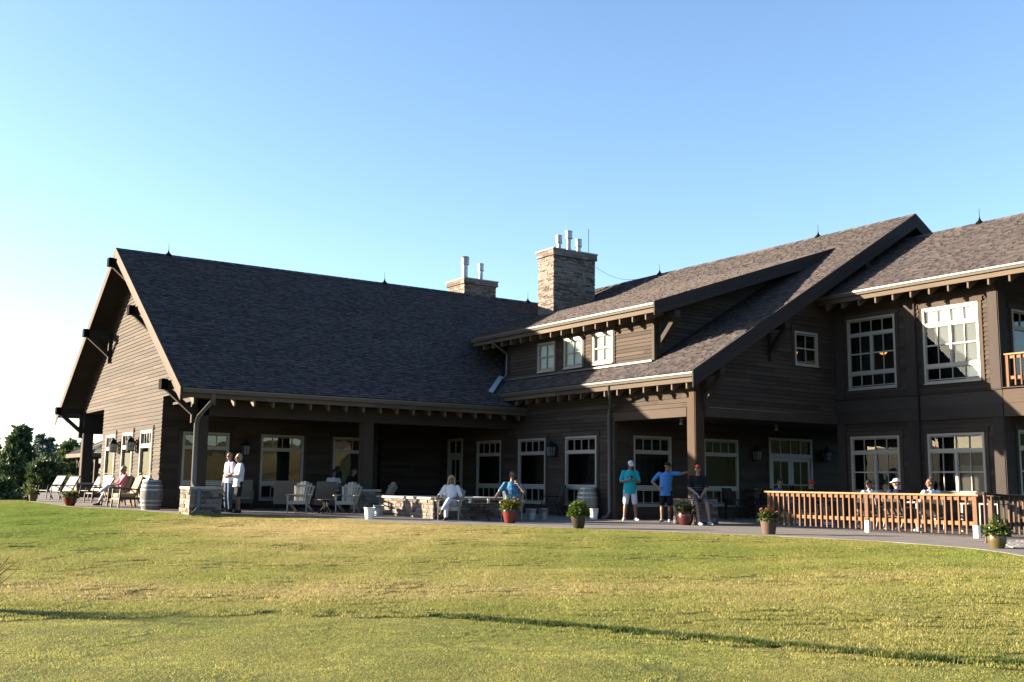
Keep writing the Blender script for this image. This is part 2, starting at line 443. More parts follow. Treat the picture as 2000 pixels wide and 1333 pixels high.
M['p_pink'] = petals('pink_petals', (.62, .22, .20)); M['p_orange'] = petals('orange_petals', (.62, .26, .12))

def patio_mat():
    t = NT('patio_concrete')
    p = t.geo('Position')
    n1 = t.noise(p, .8, 5, .6); n2 = t.noise(p, 22, 3)
    br = t.n('TexBrick', {'Vector': p, 'Color1': (.15, .137, .13, 1), 'Color2': (.19, .175, .165, 1), 'Mortar': (.11, .10, .097, 1),
                          'Scale': 1.0, 'Mortar Size': .012, 'Brick Width': .62, 'Row Height': .42})
    col = t.mix(t.math('MULTIPLY', n1, .55), br.outputs['Color'], (.14, .128, .122, 1))
    col = t.mix(t.math('MULTIPLY', n2, .3), col, (.13, .118, .11, 1))
    return t.fin(t.bsdf(col, .85, 0, .25, t.math('ADD', n2, br.outputs['Fac']), .4, .01))
M['patio'] = patio_mat()
def gravel_mat():
    t = NT('gravel'); p = t.geo('Position')
    v = t.n('TexVoronoi', {'Vector': p, 'Scale': 16.0})
    col = t.ramp(v.outputs['Color'], [(.2, (.10, .09, .085)), (.6, (.28, .26, .24)), (.95, (.5, .48, .45))])
    return t.fin(t.bsdf(col, .9, 0, .2, v.outputs['Distance'], .8, .03))
M['gravel'] = gravel_mat()
# ------------------------------------------------------------------ ground, patio
def build_ground():
    me = bpy.data.meshes.new('ground')
    radii = [0.0]
    r = .6
    while r < 46:
        radii.append(r); r += .16 if r > 6 else .35
    while r < 3200:
        radii.append(r); r *= 1.07
    angs = []
    a = 0.0
    base = math.degrees(YAW)
    while a < 360:
        angs.append(base-180+a)
        d = abs((a-180))
        a += .22 if d < 34 else 1.5 if d < 60 else 4.0
    vs = []; fs = []
    n = len(angs)
    for ri, r in enumerate(radii):
        for an in angs:
            x, y = r*math.cos(R_(an)), r*math.sin(R_(an))
            vs.append((x, y, hz(x, y)))
    for i in range(len(radii)-1):
        for k in range(n):
            k2 = (k+1) % n
            fs.append((i*n+k, (i+1)*n+k, (i+1)*n+k2, i*n+k2))
    me.from_pydata(vs, [], fs); me.materials.append(M['ground'])
    me.polygons.foreach_set('use_smooth', [True]*len(me.polygons))
    o = bpy.data.objects.new('ground', me); COL.objects.link(o); tag(o, kind='structure')
build_ground()

def edge_x(y):
    for i in range(len(EDGE)-1):
        (x0, y0), (x1, y1) = EDGE[i], EDGE[i+1]
        if y1 <= y <= y0 and y0 > y1:
            t = (y0-y)/(y0-y1); return x0+(x1-x0)*t
    return 13
def build_patio():
    mb = MB(); ys = []
    y = 42.3
    while y > 5: ys.append(y); y -= .3
    far = 44.0
    up = [(7.1+.0*i, 42.3+.8*i) for i in range(1, 20)]
    rows = [(.173*(42.3+.8*i)-.2, 42.3+.8*i) for i in range(19, 0, -1)]+[(edge_x(y), y) for y in ys]
    for i in range(len(rows)-1):
        (xa, ya), (xb, yb) = rows[i], rows[i+1]
        za, zb = gz(ya), gz(yb)
        mb.face([(xa, ya, za), (xb, yb, zb), (far, yb, zb), (far, ya, za)], None, .5)
        mb.face([(xa, ya, za-.3), (xb, yb, zb-.3), (xb, yb, zb), (xa, ya, za)], None, .5)
    tag(mb.build('patio', M['patio']), kind='structure')
    g = MB()
    g.prism([(18.9, 11.0, .004), (20.6, 12.3, .004), (24, 12.9, .004), (24, 8, .004), (18.6, 8.6, .004)], (0, 0, .012), .5)
    tag(g.build('gravel_bed', M['gravel']), kind='structure')
build_patio()

# ------------------------------------------------------------------ clubhouse helpers
ORG = Vector((9.6, 31.1, 0.0))
HOUSE = empty('clubhouse', ORG, 0, 'long dark brown timber clubhouse with steep shingle roofs, stone chimneys and covered porches', 'building')
def hb(mb, name, mats, parent=None, **k):
    if parent is None:
        return mb.build(name, mats, HOUSE, org=ORG, **k)
    return mb.build(name, mats, parent, org=ORG, **k)
def W(ax, c):
    return (lambda s, n, z: Vector((c-n, s, z))) if ax == 'X' else (lambda s, n, z: Vector((s, c-n, z)))

def scan(poly, z):
    xs = []
    for i in range(len(poly)):
        (s0, z0), (s1, z1) = poly[i], poly[(i+1) % len(poly)]
        if (z0 <= z < z1) or (z1 <= z < z0): xs.append(s0+(s1-s0)*(z-z0)/(z1-z0))
    xs.sort(); return [(xs[i], xs[i+1]) for i in range(0, len(xs)-1, 2)]
def wall(ax, c, poly, holes=(), board=.135, name='wall', mat='siding', lip=.019):
    f = W(ax, c); mb = MB()
    z0 = min(p[1] for p in poly); z1 = max(p[1] for p in poly)
    br = set([z0, z1]+[p[1] for p in poly])
    for h in holes: br.update((h[2], h[3]))
    k = math.floor(z0/board)
    while k*board < z1: br.add(k*board); k += 1
    br = sorted(b for b in br if z0-1e-6 <= b <= z1+1e-6)
    flip = ax == 'X'
    cuts = {}
    for a, b in zip(br[:-1], br[1:]):
        if b-a < 1e-4: continue
        bi = math.floor((a+b)/2/board); e = 1e-4
        lo = scan(poly, a+e); hi = scan(poly, b-e)
        if len(lo) != len(hi): continue
        if bi not in cuts:
            L = []; s = min(p[0] for p in poly)-rnd(0, 3)
            while s < max(p[0] for p in poly): s += rnd(1.6, 4.2); L.append(s)
            cuts[bi] = (L, [rnd(0, 1) for _ in range(len(L)+1)])
        L, T = cuts[bi]
        na = lip-(lip+.010)*(a-bi*board)/board; nb = lip-(lip+.010)*(b-bi*board)/board
        for (l0, l1), (h0, h1) in zip(lo, hi):
            segs = [(l0, l1, h0, h1)]
            def clip(segs, u, v):
                out = []
                for (p, q, r, t) in segs:
                    if v <= p or u >= q: out.append((p, q, r, t)); continue
                    if u > p: out.append((p, u, min(r, u) if r == p else r, u))
                    if v < q: out.append((v, q, v, t))
                return out
            for h in holes:
                if h[2] < (a+b)/2 < h[3]: segs = clip(segs, h[0], h[1])
            for (p, q, r, t) in segs:
                pts = [p]+[x for x in L if p+.05 < x < q-.05]+[q]
                for j in range(len(pts)-1):
                    u0, u1 = pts[j], pts[j+1]
                    w0 = r if j == 0 else min(max(u0, r), t); w1 = t if j == len(pts)-2 else min(max(u1, r), t)
                    ti = sum(1 for x in L if x < (u0+u1)/2)
                    tn = T[ti]; ov = bi*3.7
                    P = [f(u0, na, a), f(u1, na, a), f(w1, nb, b), f(w0, nb, b)]
                    UV = [(u0, ov+a), (u1, ov+a), (w1, ov+b), (w0, ov+b)]
                    if flip: P = P[::-1]; UV = UV[::-1]
                    mb.face(P, UV, tn)
                    if abs(a-bi*board) < 1e-6:
                        Q = [f(u0, -.010, a), f(u1, -.010, a), f(u1, na, a), f(u0, na, a)]
                        if flip: Q = Q[::-1]
                        mb.face(Q, [(u0, ov), (u1, ov), (u1, ov+.02), (u0, ov+.02)], tn)
    return hb(mb, name, M[mat])

def fbox(mb, ax, c, s0, s1, n0, n1, z0, z1, tone=None, axis=None, mi=0):
    # n is measured outward from plane c
    if ax == 'X': mb.box(c-n1, c-n0, s0, s1, z0, z1, tone, mi, axis)
    else: mb.box(s0, s1, c-n1, c-n0, z0, z1, tone, mi, axis)

def window(ax, c, s0, s1, z0, z1, rows, blinds=(), name='window', depth=.9, fr=.066, interior=True, case=True, glass='glass'):
    """rows: list from bottom to top of (za, zb, groups, hung); groups = list of light counts, one per sash"""
    if s0 > s1: s0, s1 = s1, s0
    mb = MB(); g = MB()
    N0, N1 = -.06, .045
    fbox(mb, ax, c, s0, s0+fr, N0, N1, z0, z1, .5, 2); fbox(mb, ax, c, s1-fr, s1, N0, N1, z0, z1, .5, 2)
    fbox(mb, ax, c, s0+fr, s1-fr, N0, N1-.002, z1-fr, z1, .5); fbox(mb, ax, c, s0+fr, s1-fr, N0, N1-.002, z0, z0+fr*.9, .5)
    fbox(mb, ax, c, s0-.02, s1+.02, 0, .075, z0-.035, z0-.001, .6)
    for i, (za, zb, groups, hung) in enumerate(rows):
        if i: fbox(mb, ax, c, s0+fr, s1-fr, N0, N1-.004, rows[i-1][1], za, .5)
        a, b = s0+fr, s1-fr; ng = len(groups); mw = .07
        gw = (b-a-mw*(ng-1))/ng
        for k, nl in enumerate(groups):
            u0 = a+k*(gw+mw); u1 = u0+gw
            if k: fbox(mb, ax, c, u0-mw, u0, N0, N1-.006, za, zb, .5, 2)
            sw = .022   # sash frame
            for q in ((u0, u0+sw), (u1-sw, u1)): fbox(mb, ax, c, q[0], q[1], -.04, .015, za, zb, .4, 2)
            fbox(mb, ax, c, u0+sw, u1-sw, -.04, .014, za, za+sw, .4); fbox(mb, ax, c, u0+sw, u1-sw, -.04, .014, zb-sw, zb, .4)
            if hung: fbox(mb, ax, c, u0+sw, u1-sw, -.035, .02, (za+zb)/2-.022, (za+zb)/2+.022, .4)
            for j in range(1, nl):
                m = u0+(u1-u0)*j/nl
                fbox(mb, ax, c, m-.010, m+.010, -.03, .011, za+sw, zb-sw, .4, 2)
    w = hb(mb, name, M['trim'])
    f = W(ax, c)
    for (za, zb, groups, hung) in rows:
        q = [f(s0+fr, -.018, za), f(s1-fr, -.018, za), f(s1-fr, -.018, zb), f(s0+fr, -.018, zb)]
        g.face(q if ax == 'Y' else q[::-1], None, .5)
    hb(g, 'pane', M[glass], w)
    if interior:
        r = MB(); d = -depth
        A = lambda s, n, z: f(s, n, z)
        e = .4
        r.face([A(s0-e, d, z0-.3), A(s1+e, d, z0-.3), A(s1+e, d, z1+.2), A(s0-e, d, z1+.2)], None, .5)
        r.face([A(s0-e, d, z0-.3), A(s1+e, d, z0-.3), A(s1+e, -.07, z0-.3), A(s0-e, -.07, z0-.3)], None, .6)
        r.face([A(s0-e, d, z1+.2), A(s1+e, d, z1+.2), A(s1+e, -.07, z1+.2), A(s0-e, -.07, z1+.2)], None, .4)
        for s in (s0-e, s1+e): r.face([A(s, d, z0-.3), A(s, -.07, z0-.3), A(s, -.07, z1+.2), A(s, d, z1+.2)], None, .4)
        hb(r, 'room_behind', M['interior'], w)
    for (b0, b1, y0, y1, mm) in blinds:
        bb = MB()
        n = int((y1-y0)/.05)
        for i in range(n):
            z = y0+(y1-y0)*i/n; zz = y0+(y1-y0)*(i+1)/n
            bb.face([A(b0, -.042, z), A(b1, -.042, z), A(b1, -.050, zz), A(b0, -.050, zz)], None, .5)
        hb(bb, 'blind', M[mm], w)
    if case:   # dark casing boards around the window
        k = MB()
        fbox(k, ax, c, s0-.11, s0-.003, 0, .034, z0-.04, z1, None, 2); fbox(k, ax, c, s1+.003, s1+.11, 0, .034, z0-.04, z1, None, 2)
        fbox(k, ax, c, s0-.15, s1+.15, 0, .05, z1+.003, z1+.14, None)
        hb(k, 'casing', M['siding'], w)
    return w
def tall(z0=.43, z1=2.67, lights=4, bottom=True):
    # transom of small lights, big fixed pane, row of small lights below
    r = [(1.06, z1-.56, [1], False), (z1-.475, z1-.085, [lights], False)]
    if bottom: r = [(z0+.08, .93, [lights], False)]+r
    return r

def roof(name, O, e, g, poly, course=.125, seed=1, tabs=True, mat='shingle'):
    """asphalt shingles: O eave origin, e along the eave, g up the slope (unit vectors), poly in (u, v)"""
    rs = random.Random(seed); O = Vector(O); e = Vector(e); g = Vector(g); n = e.cross(g).normalized()
    if n.z < 0: n = -n
    mb = MB(); vmax = max(p[1] for p in poly); v = 0; ci = 0
    P = lambda u, v, h: O+e*u+g*v+n*h
    cw = (e.cross(g)).dot(n) > 0
    def q(pts, t):
        mb.face(pts if cw else pts[::-1], [(0, 0)]*4, t)
    while v < vmax-1e-6:
        v1 = min(v+course, vmax)
        for (a, b) in scan(poly, (v+v1)/2):
            u = a; rt = rs.random()
            while u < b-1e-6:
                w = rs.choice((.09, .12, .14, .17, .21)) if tabs else .33
                u1 = min(u+w, b)
                up = (rs.random() < .52)
                h = .030 if up else .013
                t = min(1, max(0, .02+.70*rs.random()+.15*rt+(.20 if up else -.10)))
                d = -.012 if not up else 0
                q([P(u, v-.002, h), P(u1, v-.002, h), P(u1, v1, .003), P(u, v1, .003)], t)
                q([P(u, v-.002, 0), P(u1, v-.002, 0), P(u1, v-.002, h), P(u, v-.002, h)], t*.8)
                if up:
                    q([P(u, v1, .003), P(u, v1, .002), P(u, v-.002, 0), P(u, v-.002, h)], t)
                    q([P(u1, v-.002, h), P(u1, v-.002, 0), P(u1, v1, .002), P(u1, v1, .003)], t)
                u = u1
        v = v1; ci += 1
    return hb(mb, name, M[mat])
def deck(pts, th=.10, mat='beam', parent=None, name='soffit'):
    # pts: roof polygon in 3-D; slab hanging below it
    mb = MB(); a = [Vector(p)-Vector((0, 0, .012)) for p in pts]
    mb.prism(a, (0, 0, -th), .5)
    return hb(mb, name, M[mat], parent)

GUT = [(0, 0), (0, -.125), (.075, -.125), (.095, -.075), (.118, -.045), (.122, 0), (.108, 0), (.104, -.035), (.02, -.05), (.014, 0)]
def eave(ax, c, s0, s1, z, slope, tail_from, tail_to, parent, run=.95, sp=.61):
    """gutter, fascia and rafter tails; c = outer gutter line, z = gutter top"""
    f = W(ax, c)
    g = MB(); n = len(GUT)
    for i in range(n):
        a, b = GUT[i], GUT[(i+1) % n]
        q = [f(s0, a[0]-.122, z+a[1]), f(s1, a[0]-.122, z+a[1]), f(s1, b[0]-.122, z+b[1]), f(s0, b[0]-.122, z+b[1])]
        g.face(q, None, .5)
    for s in (s0, s1): g.face([f(s, a[0]-.122, z+a[1]) for a in GUT[:7]], None, .5)
    hb(g, 'gutter', M['gutter'], parent)
    b = MB(); s = s0
    while s < s1-.01:
        e = min(s1, s+rnd(2.4, 4.2)); fbox(b, ax, c, s, e-.002, -.165, -.124, z-.27, z-.06); s = e
    hb(b, 'fascia', M['fascia'], parent)
    proto = None
    s = tail_from; k = 0
    sg = 1 if tail_to > tail_from else -1
    while (tail_to-s)*sg > 0:
        if proto is None:
            m = MB(); d = run
            dirn = Vector((1, 0, 0)) if ax == 'X' else Vector((0, 1, 0)); sd = Vector((0, 1, 0)) if ax == 'X' else Vector((1, 0, 0))
            pr = [(0, -.17), (0, -.44), (.05, -.46), (d, -.46+d*slope), (d, -.15+d*slope)]
            m.prism([dirn*a+Vector((0, 0, h))-sd*.027 for a, h in pr], sd*.054)
            proto = m.build('rafter_tail', M['fascia'], parent)
            t = proto
        else:
            t = proto.copy(); COL.objects.link(t); t.parent = parent
        t.location = f(s, -.17, z)-ORG
        s += sg*sp; k += 1

# ------------------------------------------------------------------ walls
A_T = tall(.43, 2.70); B_T = tall(.43, 2.67)
gw = [(41.0, 42.43), (38.45, 39.9), (35.88, 37.34)]
wall('X', 9.6, [(34.88, -.3), (43.2, -.3), (43.2, 3.84), (47.2, 3.84), (47.2, 4.3), (39.2, 9.36), (31.2, 4.3), (31.2, 3.84), (34.88, 3.84)],
     [(a, b, .45, 2.78) for a, b in gw])
for i, (a, b) in enumerate(gw):
    window('X', 9.6, a, b, .45, 2.78, [(.53, .96, [4], False), (1.2, 2.2, [1], False), (2.3, 2.7, [4], False)], [(a+.1, b-.1, 1.12, 2.72, 'screen')] if False else ())
wall('Y', 34.88, [(9.6, -.2), (17.6, -.2), (17.6, 3.75), (9.6, 3.75)], [(10.31, 11.9, .43, 2.70), (13.04, 14.63, .43, 2.70), (15.77, 17.36, .43, 2.70)])
for a in (10.31, 13.04, 15.77): window('Y', 34.88, a, a+1.59, .43, 2.70, A_T, glass='glass_bright')
wall('Y', 36.2, [(17.5, -.2), (21.3, -.2), (21.3, 3.75), (17.5, 3.75)])
BW = [(31.76, 33.43), (28.97, 30.63), (26.16, 27.83)]
wall('X', 21.1, [(25.3, -.2), (36.4, -.2), (36.4, 4.62), (21.65, 4.62), (21.65, 3.37), (25.3, 3.37)],
     [(a, b, .43, 2.67) for a, b in BW]+[(34.5, 35.6, 0, 2.82)])
for a, b in BW: window('X', 21.1, a, b, .43, 2.67, B_T)
wall('Y', 25.3, [(21.1, -.2), (33, -.2), (33, 3.3), (21.1, 3.3)], [(21.87, 23.49, .43, 2.67), (25.0, 26.65, .43, 2.67), (28.2, 30.5, 0, 2.82)])
for a in (21.87, 25.0): window('Y', 25.3, a, a+1.63, .43, 2.67, B_T)
wall('Y', 21.6, [(21.3, 3.37), (33, 3.37), (33, 9.0), (30.85, 10.15), (21.3, 4.66)], [(25.36, 26.44, 4.9, 5.97)])
window('Y', 21.6, 25.36, 26.44, 4.9, 5.97, [(4.99, 5.88, [2], True)])
DW = [(28.73, 29.75), (27.17, 28.2), (25.58, 26.59)]
wall('X', 21.3, [(23.62, 4.7), (31.8, 4.7), (31.8, 6.68), (23.62, 6.68)], [(a, b, 5.03, 6.06) for a, b in DW], board=.12)
for a, b in DW: window('X', 21.3, a, b, 5.03, 6.06, [(5.12, 5.98, [2], True)], [(a+.05, b-.05, 5.08, 6.02, 'blind')])
wall('Y', 23.6, [(21.32, 4.8), (28.9, 9.15), (28.9, 9.2), (21.32, 6.66)], board=.12)
CW = [(19.32, 21.09), (16.57, 18.36)]
wall('X', 27.35, [(16.0, -.2), (21.6, -.2), (21.6, 7.5), (16.0, 7.5)], [(a, b, 4.17, 6.43) for a, b in CW]+[(a, b, .92, 2.68) for a, b in CW])
for i, (a, b) in enumerate(CW):
    up = [(4.26, 4.62, [4], False), (4.72, 5.86, [2, 2], True), (5.95, 6.35, [4], False)]
    bl = () if i == 0 else ((a+.05, b-.05, 5.9, 6.42, 'blind'), (a+.05, a+.88, 4.7, 5.9, 'screen'), (a+.05, a+.5, 4.2, 4.66, 'blind'), (a+.9, a+1.45, 5.3, 5.9, 'screen'))
    window('X', 27.35, a, b, 4.17, 6.43, up, bl)
    window('X', 27.35, a, b, .92, 2.68, [(1.0, 2.13, [2, 2], True), (2.22, 2.6, [4], False)],
           () if i == 0 else ((a+.05, a+.88, .95, 1.75, 'taupe_cushion'), (a+.05, a+.86, 2.2, 2.66, 'screen')))
wall('Y', 16.0, [(27.35, -.2), (34, -.2), (34, 7.5), (27.35, 7.5)], [(28.0, 29.8, 4.2, 6.2), (28.0, 29.8, .92, 2.75)])
window('Y', 16.0, 28.0, 29.8, 4.2, 6.2, [(4.3, 5.62, [1, 1], False), (5.72, 6.12, [4], False)])
window('Y', 16.0, 28.0, 29.8, .92, 2.75, [(1.0, 2.2, [2, 2], True), (2.29, 2.67, [4], False)])

# doors
def door(ax, c, s0, s1, leaves):
    d = MB(); f = .09
    fbox(d, ax, c, s0, s0+f, -.06, .045, 0, 2.82, .5, 2); fbox(d, ax, c, s1-f, s1, -.06, .045, 0, 2.82, .5, 2)
    fbox(d, ax, c, s0+f, s1-f, -.06, .043, 2.72, 2.82, .5); fbox(d, ax, c, s0+f, s1-f, -.06, .043, 2.12, 2.26, .5)
    lw = (s1-s0-2*f)/leaves
    for k in range(1, 2*leaves):
        m = s0+f+k*lw/2; fbox(d, ax, c, m-.018, m+.018, -.04, .02, 2.26, 2.72, .5, 2)
    o = hb(d, 'door_frame', M['trim'])
    fw = W(ax, c); gl = MB()
    q = [fw(s0+f, -.02, 2.26), fw(s1-f, -.02, 2.26), fw(s1-f, -.02, 2.72), fw(s0+f, -.02, 2.72)]; gl.face(q if ax == 'Y' else q[::-1], None, .5)
    hb(gl, 'pane', M['glass'], o)
    for k in range(leaves):
        u0, u1 = s0+f+k*lw+.004, s0+f+(k+1)*lw-.004
        l = MB(); st = .13
        fbox(l, ax, c, u0, u0+st, -.05, .012, .02, 2.115, .5, 2); fbox(l, ax, c, u1-st, u1, -.05, .012, .02, 2.115, .5, 2)
        fbox(l, ax, c, u0+st, u1-st, -.05, .011, .02, .32, .5); fbox(l, ax, c, u0+st, u1-st, -.05, .011, 1.98, 2.115, .5)
        m = (u0+u1)/2; fbox(l, ax, c, m-.014, m+.014, -.04, .006, .32, 1.98, .5, 2)
        fbox(l, ax, c, u0+st, u1-st, -.04, .004, 1.13, 1.17, .5)
        L = hb(l, 'door', M['trim'])
        p = MB(); q = [fw(u0+st, -.02, .32), fw(u1-st, -.02, .32), fw(u1-st, -.02, 1.98), fw(u0+st, -.02, 1.98)]; p.face(q if ax == 'Y' else q[::-1], None, .5)
        hb(p, 'pane', M['glass'], L)
        h = MB(); hs = u1-.065 if k == 0 and leaves == 2 else u0+.065
        fbox(h, ax, c, hs-.03, hs+.03, .012, .03, .9, 1.15, .5); fbox(h, ax, c, hs-.012, hs+.012, .03, .075, .93, 1.1, .5)
        hb(h, 'handle', M['black_metal'], L)
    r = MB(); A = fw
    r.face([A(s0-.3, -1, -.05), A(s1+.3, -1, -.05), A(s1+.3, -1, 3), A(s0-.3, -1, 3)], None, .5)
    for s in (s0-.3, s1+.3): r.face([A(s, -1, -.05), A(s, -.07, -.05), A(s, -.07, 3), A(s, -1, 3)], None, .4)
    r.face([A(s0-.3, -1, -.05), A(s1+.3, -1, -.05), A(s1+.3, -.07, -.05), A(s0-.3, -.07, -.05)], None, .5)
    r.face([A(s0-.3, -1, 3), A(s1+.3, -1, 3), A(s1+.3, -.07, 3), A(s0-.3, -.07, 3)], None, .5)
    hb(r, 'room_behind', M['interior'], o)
door('Y', 25.3, 28.2, 30.5, 2)
door('X', 21.1, 34.5, 35.6, 1)

# timber trims, beams, posts
def beamp(name, mat, *boxes):
    mb = MB()
    for b in boxes: mb.box(*b)
    return hb(mb, name, M[mat])
beamp('porch_beam', 'beam', (9.62, 21.1, 31.12, 31.42, 3.05, 3.52))
beamp('porch_beam', 'beam', (9.62, 29.0, 46.9, 47.2, 3.0, 3.84))
beamp('porch_beam', 'siding', (12.6, 12.9, 43.2, 47.2, 2.98, 3.845))
beamp('porch_beam', 'siding', (10.0, 10.3, 31.43, 34.86, 3.56, 3.9))
beamp('porch_beam', 'siding', (21.06, 21.36, 21.99, 25.3, 3.09, 3.36))
beamp('porch_beam', 'siding', (21.42, 27.3, 21.56, 21.84, 3.09, 3.36))
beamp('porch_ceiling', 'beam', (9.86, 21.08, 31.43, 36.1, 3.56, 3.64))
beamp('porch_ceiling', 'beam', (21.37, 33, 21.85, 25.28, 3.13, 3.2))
for b in ((27.28, 27.345, 15.95, 21.58, 3.09, 3.46), (27.29, 27.345, 15.95, 21.58, 3.465, 3.84), (27.25, 27.36, 15.95, 21.58, 3.845, 3.885)):
    beamp('trim_band', 'beam', b)
for y0, y1 in ((18.62, 18.98), (21.27, 21.57)):
    beamp('corner_board', 'beam', (27.285, 27.345, y0, y1, 3.89, 7.4)); beamp('corner_board', 'beam', (27.285, 27.345, y0, y1, -.1, 3.085))
beamp('corner_board', 'siding', (21.075, 21.2, 25.27, 25.42, -.1, 3.08))
beamp('corner_board', 'siding', (21.27, 21.33, 23.585, 23.7, 4.75, 6.66))
beamp('trim_band', 'siding', (9.565, 9.6, 34.9, 43.2, 1.27, 1.32))
for x0, x1 in ((9.62, 10.2), (12.02, 12.92), (14.75, 15.65)): beamp('trim_band', 'siding', (x0, x1, 34.845, 34.88, 1.27, 1.32))
for y0, y1 in ((30.75, 31.63), (27.95, 28.84), (25.45, 26.04)): beamp('trim_band', 'siding', (21.065, 21.1, y0, y1, 1.33, 1.37))
def post(x0, x1, y0, y1, z0, z1, mm='siding'):
    mb = MB(); g = .004
    mb.box(x0, x1, y0, y1, z0, z1, .5)
    for a in (x0-.018, x1+.001): mb.box(a, a+.017, y0+.03, y1-.03, z0, z1, None, 0, 2)
    return hb(mb, 'post', M[mm])
post(9.62, 9.95, 31.12, 31.44, .85, 3.62)
post(15.16, 15.52, 31.1, 31.45, .8, 3.04)
post(9.62, 10.0, 46.75, 47.15, .85, 3.0)
post(21.07, 21.41, 21.62, 21.97, .74, 4.2, 'post')
post(27.27, 27.62, 15.93, 16.27, -.1, 3.08, 'beam'); post(27.27, 27.62, 15.93, 16.27, 3.89, 7.05, 'beam')
# balcony deck to the right of wing C
mb = MB(); mb.box(27.36, 33.5, 9.0, 15.9, 3.5, 3.87, .4); mb.box(27.29, 27.355, 9.0, 15.93, 3.09, 3.46); mb.box(27.285, 27.355, 9.0, 15.93, 3.465, 3.84); mb.box(27.24, 27.36, 9.0, 15.93, 3.872, 3.9)
hb(mb, 'balcony_deck', M['siding'])

# ------------------------------------------------------------------ roofs
def sl(rise, run):
    L = math.hypot(rise, run); return L, run/L, rise/L
def rake(pts, plane_off, h, name='rake_board', mat='fascia'):
    """boards following a roof edge: pts 3-D along the edge, extruded by plane_off; two boards, the upper one proud"""
    off = Vector(plane_off)
    for i in range(len(pts)-1):
        a, b = Vector(pts[i]), Vector(pts[i+1])
        mb = MB()
        for (h0, h1, k) in ((.03, -.6*h, 1.0), (-.6*h-.004, -h, .6)):
            o = off*k
            c = [a+Vector((0, 0, h1)), b+Vector((0, 0, h1)), b+Vector((0, 0, h1))+o, a+Vector((0, 0, h1))+o,
                 a+Vector((0, 0, h0)), b+Vector((0, 0, h0)), b+Vector((0, 0, h0))+o, a+Vector((0, 0, h0))+o]
            mb.hexa(c, None, 0, 0)
        hb(mb, name, M[mat])
# wing A
L, cg, sg = sl(5.84, 9.2)
SA = 5.84/9.2
XA0, XA1 = 8.78, 29.6
roof('roof', (XA0, 30.1, 3.72+.1*SA), (1, 0, 0), (0, cg, sg), [(0, 0), (XA1-XA0, 0), (XA1-XA0, L-.1), (0, L-.1)], seed=3)
roof('roof', (XA0, 48.3, 3.72+.1*SA), (1, 0, 0), (0, -cg, sg), [(0, 0), (XA1-XA0, 0), (XA1-XA0, L-.1), (0, L-.1)], course=.28, seed=4, tabs=False)
sA = deck([(XA0, 30.15, 3.72+.15*SA), (XA0, 39.2, 9.56), (XA1, 39.2, 9.56), (XA1, 30.15, 3.72+.15*SA)])
sA2 = deck([(XA0, 48.25, 3.72+.15*SA), (XA0, 39.2, 9.56), (XA1, 39.2, 9.56), (XA1, 48.25, 3.72+.15*SA)])
eave('Y', 30.0, XA0+.02, 21.08, 3.76, SA, 9.2, 20.9, sA)
rake([(XA0-.05, 30.02, 3.74), (XA0-.05, 39.2, 9.57)], (.05, 0, 0), .36)
rake([(XA0-.05, 48.38, 3.74), (XA0-.05, 39.2, 9.57)], (.05, 0, 0), .36, mat='siding')
def ridge_cap(a, b):
    mb = MB(); a = Vector(a); b = Vector(b); d = (b-a); n = int(d.length/.28)
    s = Vector((-d.y, d.x, 0)).normalized()*.17
    for i in range(n):
        p = a+d*(i/n); q = a+d*((i+1)/n); z = Vector((0, 0, .035))
        for k in (1, -1):
            mb.face([p+s*k-Vector((0, 0, .085)), q+s*k-Vector((0, 0, .095)), q+z*.8, p+z], [(0, 0)]*4)
    hb(mb, 'ridge_cap', M['shingle'])
ridge_cap((XA0, 39.2, 9.57), (29.5, 39.2, 9.57))
# wing B
SB = 6.19/10.65
L, cg, sg = sl(6.19, 10.65)
roof('roof', (20.3, 20.84, 4.24+.1*SB), (0, 1, 0), (cg, 0, sg), [(0, 0), (25, 0), (25, L-.1), (0, L-.1)], seed=5)
sB = deck([(20.35, 20.86, 4.24+.15*SB), (20.35, 46, 4.24+.15*SB), (30.85, 46, 10.43), (30.85, 20.86, 10.43)])
deck([(41.4, 20.86, 4.24), (41.4, 46, 4.24), (30.85, 46, 10.43), (30.85, 20.86, 10.43)], mat='shingle')
eave('X', 20.2, 20.86, 31.1, 4.26, SB, 21.25, 30.6, sB)
rake([(20.2, 20.80, 4.27), (30.85, 20.80, 10.44)], (0, .05, 0), .46, mat='beam')
rake([(30.85, 20.80, 10.44), (41.4, 20.80, 4.27)], (0, .05, 0), .46, mat='beam')
ridge_cap((30.85, 20.85, 10.45), (30.85, 46, 10.45))
# wing C
SC = 2.5/4.4
L, cg, sg = sl(2.5, 4.4)
roof('roof', (26.4, 8.0, 7.10+.1*SC), (0, 1, 0), (cg, 0, sg), [(0, 0), (13.55, 0), (13.55, L-.1), (0, L-.1)], seed=6)
sC = deck([(26.45, 8, 7.10+.15*SC), (26.45, 21.55, 7.10+.15*SC), (30.7, 21.55, 9.6), (30.7, 8, 9.6)])
deck([(35.1, 8, 7.10), (35.1, 21.55, 7.10), (30.7, 21.55, 9.6), (30.7, 8, 9.6)], mat='shingle')
eave('X', 26.3, 8.0, 21.5, 7.12, SC, 21.2, 9.0, sC)
ridge_cap((30.7, 8, 9.61), (30.7, 21.5, 9.61))
